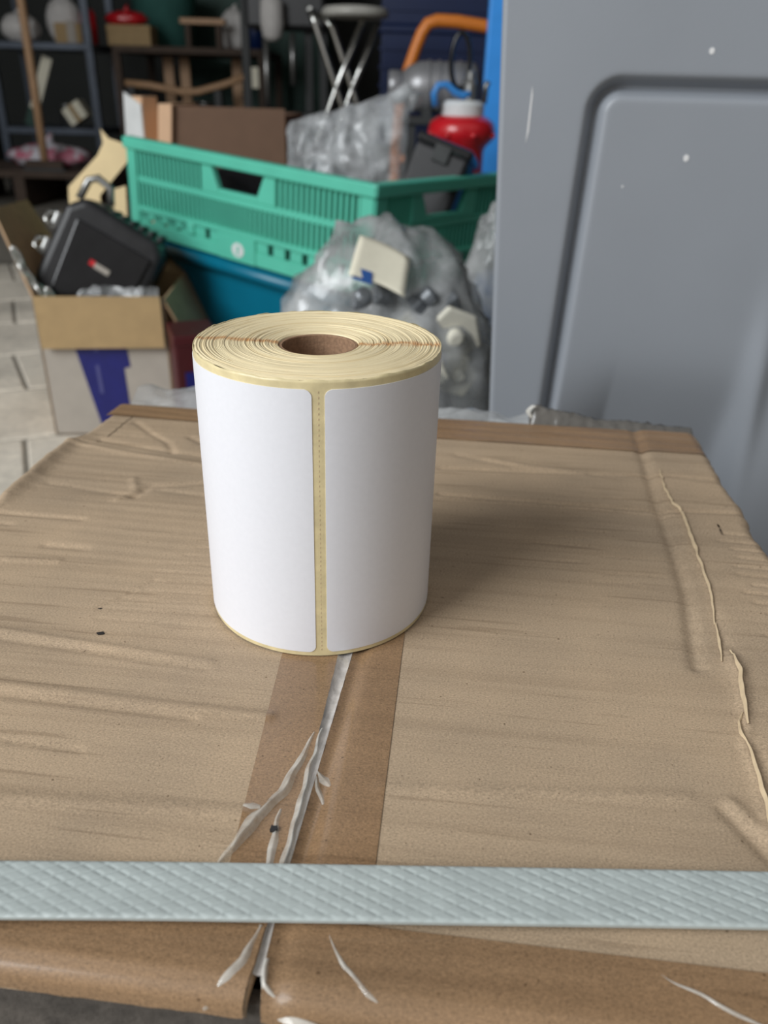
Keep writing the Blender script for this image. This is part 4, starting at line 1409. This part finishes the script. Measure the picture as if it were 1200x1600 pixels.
blob('white_sack', 'white sack at the left end of the grey shelf unit', 'sack', (-2.16, 5.32, 0.80), (0.10, 0.09, 0.075), 'white_cloth', 3)
blob('white_sack', 'taller white sack behind the broom handle on the grey shelf', 'sack', (-1.965, 5.50, 0.80), (0.10, 0.08, 0.125), 'white_cloth', 6)
cb = thing('cream_box', 'cream box on the grey shelf unit, right of the broom handle', 'box', (-1.86, 5.30, 0.80))
box('box_body', 'tan_box', cb, (0.15, 0.14, 0.10), bevel=0.003)
box('white_flap', 'white_board', cb, (0.05, 0.004, 0.11), (0.02, -0.073, 0.0), bevel=0.0)
tb = thing('tan_box', 'long tan box on the dark shelf bench', 'box', (-1.55, 5.42, 0.80))
box('box_body', 'tan_box', tb, (0.25, 0.16, 0.10), bevel=0.003)
box('box_lid', 'tan_box', tb, (0.255, 0.165, 0.03), (0, 0, 0.075), bevel=0.003)
blob('red_cloth', 'crumpled red cloth lying on the long tan box', 'cloth', (-1.57, 5.40, 0.905), (0.11, 0.07, 0.035), 'red', 9, 0.15)
rdp = thing('red_can', 'red can on the grey shelf unit beside its post', 'can', (-1.80, 5.42, 0.80))
MB().lathe([(0.03, 0), (0.045, 0.003), (0.045, 0.16), (0.03, 0.175), (0.015, 0.19)], 20).build('can_body', 'red', rdp, smooth=True)
MB().lathe([(0.012, 0.186), (0.014, 0.19), (0.014, 0.21), (0.006, 0.214)], 14).build('can_cap', 'white_paint', rdp)
gt = thing('green_tub', 'large sea green tub on the dark shelf bench', 'tub', (-1.45, 5.82, 0.80))
MB().lathe([(0.15, 0), (0.17, 0.004), (0.20, 0.30), (0.215, 0.31), (0.215, 0.335), (0.19, 0.338)], 40).build('tub_body', 'sea_green', gt, smooth=True)
MB().tube([(0.215 * math.cos(a), 0.215 * math.sin(a) , 0.33) for a in [2 * PI * k / 32 for k in range(32)]], 0.010, 8, True).build('tub_rim', 'sea_green', gt, smooth=True)
gc = thing('green_cabinet', 'dark green cabinet at the back, above the shelf bench', 'cabinet', (-0.95, 6.5, 0.0))
box('cabinet_body', 'dark_green', gc, (0.95, 0.5, 1.9), bevel=0.006)
for x in (-0.235, 0.235):
    d_ = box('door', 'dark_green', gc, (0.45, 0.02, 1.8), (x, -0.26, 0.05), bevel=0.004)
    box('handle', 'steel', d_, (0.02, 0.03, 0.14), (x * 0.25, -0.28, 0.95), bevel=0.003)
sl_ = thing('pale_plank', 'short pale plank across the top of the dark shelf bench', 'plank', (-1.13, 5.42, 0.80), (0, 0, 0))
MB().box(-0.13, 0.13, -0.04, 0.04, 0.12, 0.15).build('plank_board', 'wood', sl_, bevel=0.003)
for x in (-0.09, 0.09):
    MB().box(x - 0.015, x + 0.015, -0.03, 0.03, 0, 0.12).build('block', 'dark_brown', sl_)
bl = thing('blue_jug', 'dark blue jug at the right end of the shelf bench', 'jug', (-0.84, 5.48, 0.80))
MB().lathe([(0.04, 0), (0.05, 0.004), (0.05, 0.16), (0.03, 0.20), (0.02, 0.23)], 20).build('jug_body', 'dark_blue', bl, smooth=True)
MB().tube([(0.045, 0, 0.05), (0.075, 0, 0.07), (0.075, 0, 0.13), (0.045, 0, 0.15)], 0.007, 8).build('jug_handle', 'dark_blue', bl, smooth=True)
blob('grey_rag', 'grey pink rag bundle on the dark shelf bench', 'rag', (-0.985, 5.62, 0.80), (0.08, 0.07, 0.11), 'white_cloth', 12, 0.14)
# things on the lower boards
pc = thing('paper_pack', 'tilted pale paper pack on the lower grey shelf', 'pack', (-1.88, 5.33, 0.365), (0, R_(-32), 0))
box('pack_body', 'paper_tag', pc, (0.12, 0.10, 0.10), (0.02, 0, 0.03), bevel=0.004)
box('pack_band', 'tan_box', pc, (0.03, 0.102, 0.102), (0.02, 0, 0.029), bevel=0.002)
gs = thing('glass_plate', 'pale green plate leaning at the left end of the grey shelf', 'plate', (-2.20, 5.33, 0.365), (0, R_(24), 0))
MB().box(-0.03, 0.03, -0.006, 0.006, 0.10, 0.40).build('plate_pane', 'paper_tag', gs, bevel=0.003)
MB().box(-0.034, 0.034, -0.009, 0.009, 0.0, 0.10).build('plate_holder', 'dark_green', gs, bevel=0.003)
pipe = thing('bent_pipe', 'long pale bent pipe lying on the lower shelf bench', 'pipe', (-1.2, 5.33, 0.40))
MB().tube([(-0.42, 0, 0.21), (-0.25, 0, 0.20), (-0.06, 0, 0.17), (0.03, 0, 0.175), (0.20, 0, 0.22), (0.36, 0, 0.275)], 0.020, 10).build('pipe_tube', 'wood', pipe, smooth=True)
MB().box(0.34, 0.40, -0.03, 0.03, 0.20, 0.31).build('pipe_flange', 'paper_tag', pipe, bevel=0.004)
for x in (-0.36, 0.15):
    MB().box(x - 0.02, x + 0.02, -0.03, 0.03, 0.0, 0.19 if x < 0 else 0.185).build('pipe_rest', 'rubber', pipe)
for (x, lab) in ((-1.40, 'upright tan board under the shelf bench, near the pale pipe end'), (-1.30, 'narrow tan board under the shelf bench, right of its twin'), (-0.98, 'pale upright board under the shelf bench, right side')):
    o = thing('upright_board', lab, 'board', (x, 5.60, 0.40))
    MB().box(-0.03, 0.03, -0.01, 0.01, 0, 0.355).build('board', 'wood', o, bevel=0.002)
    MB().box(-0.035, 0.035, -0.014, 0.014, 0.0, 0.03).build('foot', 'dark_brown', o)
for (x, z, r, lab) in ((-1.17, 0.40, 0.05, 'round steel pot standing under the shelf bench'), (-2.02, 0.365, 0.055, 'dark steel pot on the lower grey shelf')):
    o = thing('steel_pot', lab, 'pot', (x, 5.50, z))
    MB().lathe([(r * 0.8, 0), (r, 0.003), (r, 0.11), (r * 1.06, 0.115), (r * 0.9, 0.12)], 22).build('pot_body', 'steel', o, smooth=True)
    MB().tube([(r, 0, 0.09), (r + 0.03, 0, 0.09), (r + 0.05, 0, 0.10)], 0.006, 8).build('pot_handle', 'rubber', o)

# poles and machine right of the bench
mc = thing('dark_machine', 'dark machine frame with thin upright bars behind the brown carton', 'machine', (-0.50, 5.0, 0.0))
for x in (-0.32, 0.02, 0.10):
    MB().box(x - 0.02, x + 0.02, -0.02, 0.02, 0, 1.30).build('upright', 'rubber', mc)
MB().box(-0.36, 0.30, -0.22, 0.22, 0.44, 0.49).build('bed', 'rubber', mc, bevel=0.004)
MB().box(-0.30, 0.12, -0.12, 0.12, 0.88, 1.30).build('head', 'black', mc, bevel=0.02)
MB().box(-0.36, 0.30, 0.10, 0.22, 0.0, 0.44).build('pedestal', 'black', mc)
MB().tube([(-0.19, -0.16, 0.49), (-0.19, -0.16, 0.86)], 0.017, 12).build('steel_column', 'steel', mc, smooth=True)
MB().lathe([(0.02, 0.82), (0.05, 0.84), (0.062, 0.90), (0.058, 1.0), (0.02, 1.02)], 20, Matrix.Translation((-0.15, -0.18, 0))).build('pale_cover', 'white_cloth', mc, smooth=True)
MB().tube([(-0.05, -0.16, 0.62), (-0.05, -0.16, 0.86)], 0.015, 10).build('spindle', 'steel', mc, smooth=True)

# broom, sack and pallet at the far left
pal = thing('low_pallet', 'low dark wooden pallet under the pink and white sack', 'pallet', (-2.0, 4.85, 0.0))
for k in range(5):
    MB().box(-0.42, 0.40, -0.30 + k * 0.125, -0.20 + k * 0.125, 0.15, 0.185).build('board', 'dark_brown', pal, bevel=0.003)
for x in (-0.40, -0.02, 0.34):
    MB().box(x, x + 0.06, -0.30, 0.30, 0.0, 0.15).build('bearer', 'dark_brown', pal)
blob('printed_sack', 'pink and white printed sack lying at the foot of the broom handle', 'sack', (-1.92, 4.84, 0.185), (0.21, 0.12, 0.058), 'pink_white', 15, 0.10)
brm = thing('broom', 'broom with long pale wooden handle standing upright at the far left', 'broom', (-1.845, 4.58, 0.185))
MB().tube([(0, 0, 0.03), (0.005, 0, 0.4), (0.008, 0, 0.9), (0.0, 0, 1.25)], 0.021, 12).build('handle', 'wood', brm, smooth=True)
MB().box(-0.10, 0.10, -0.025, 0.025, 0.012, 0.05).build('head', 'dark_brown', brm, bevel=0.006)
MB().prism([(-0.10, 0.015), (0.10, 0.015), (0.115, 0.0), (-0.115, 0.0)], lambda x, z: (x, -0.03, z), lambda x, z: (x, 0.03, z)).build('bristles', 'rubber', brm)
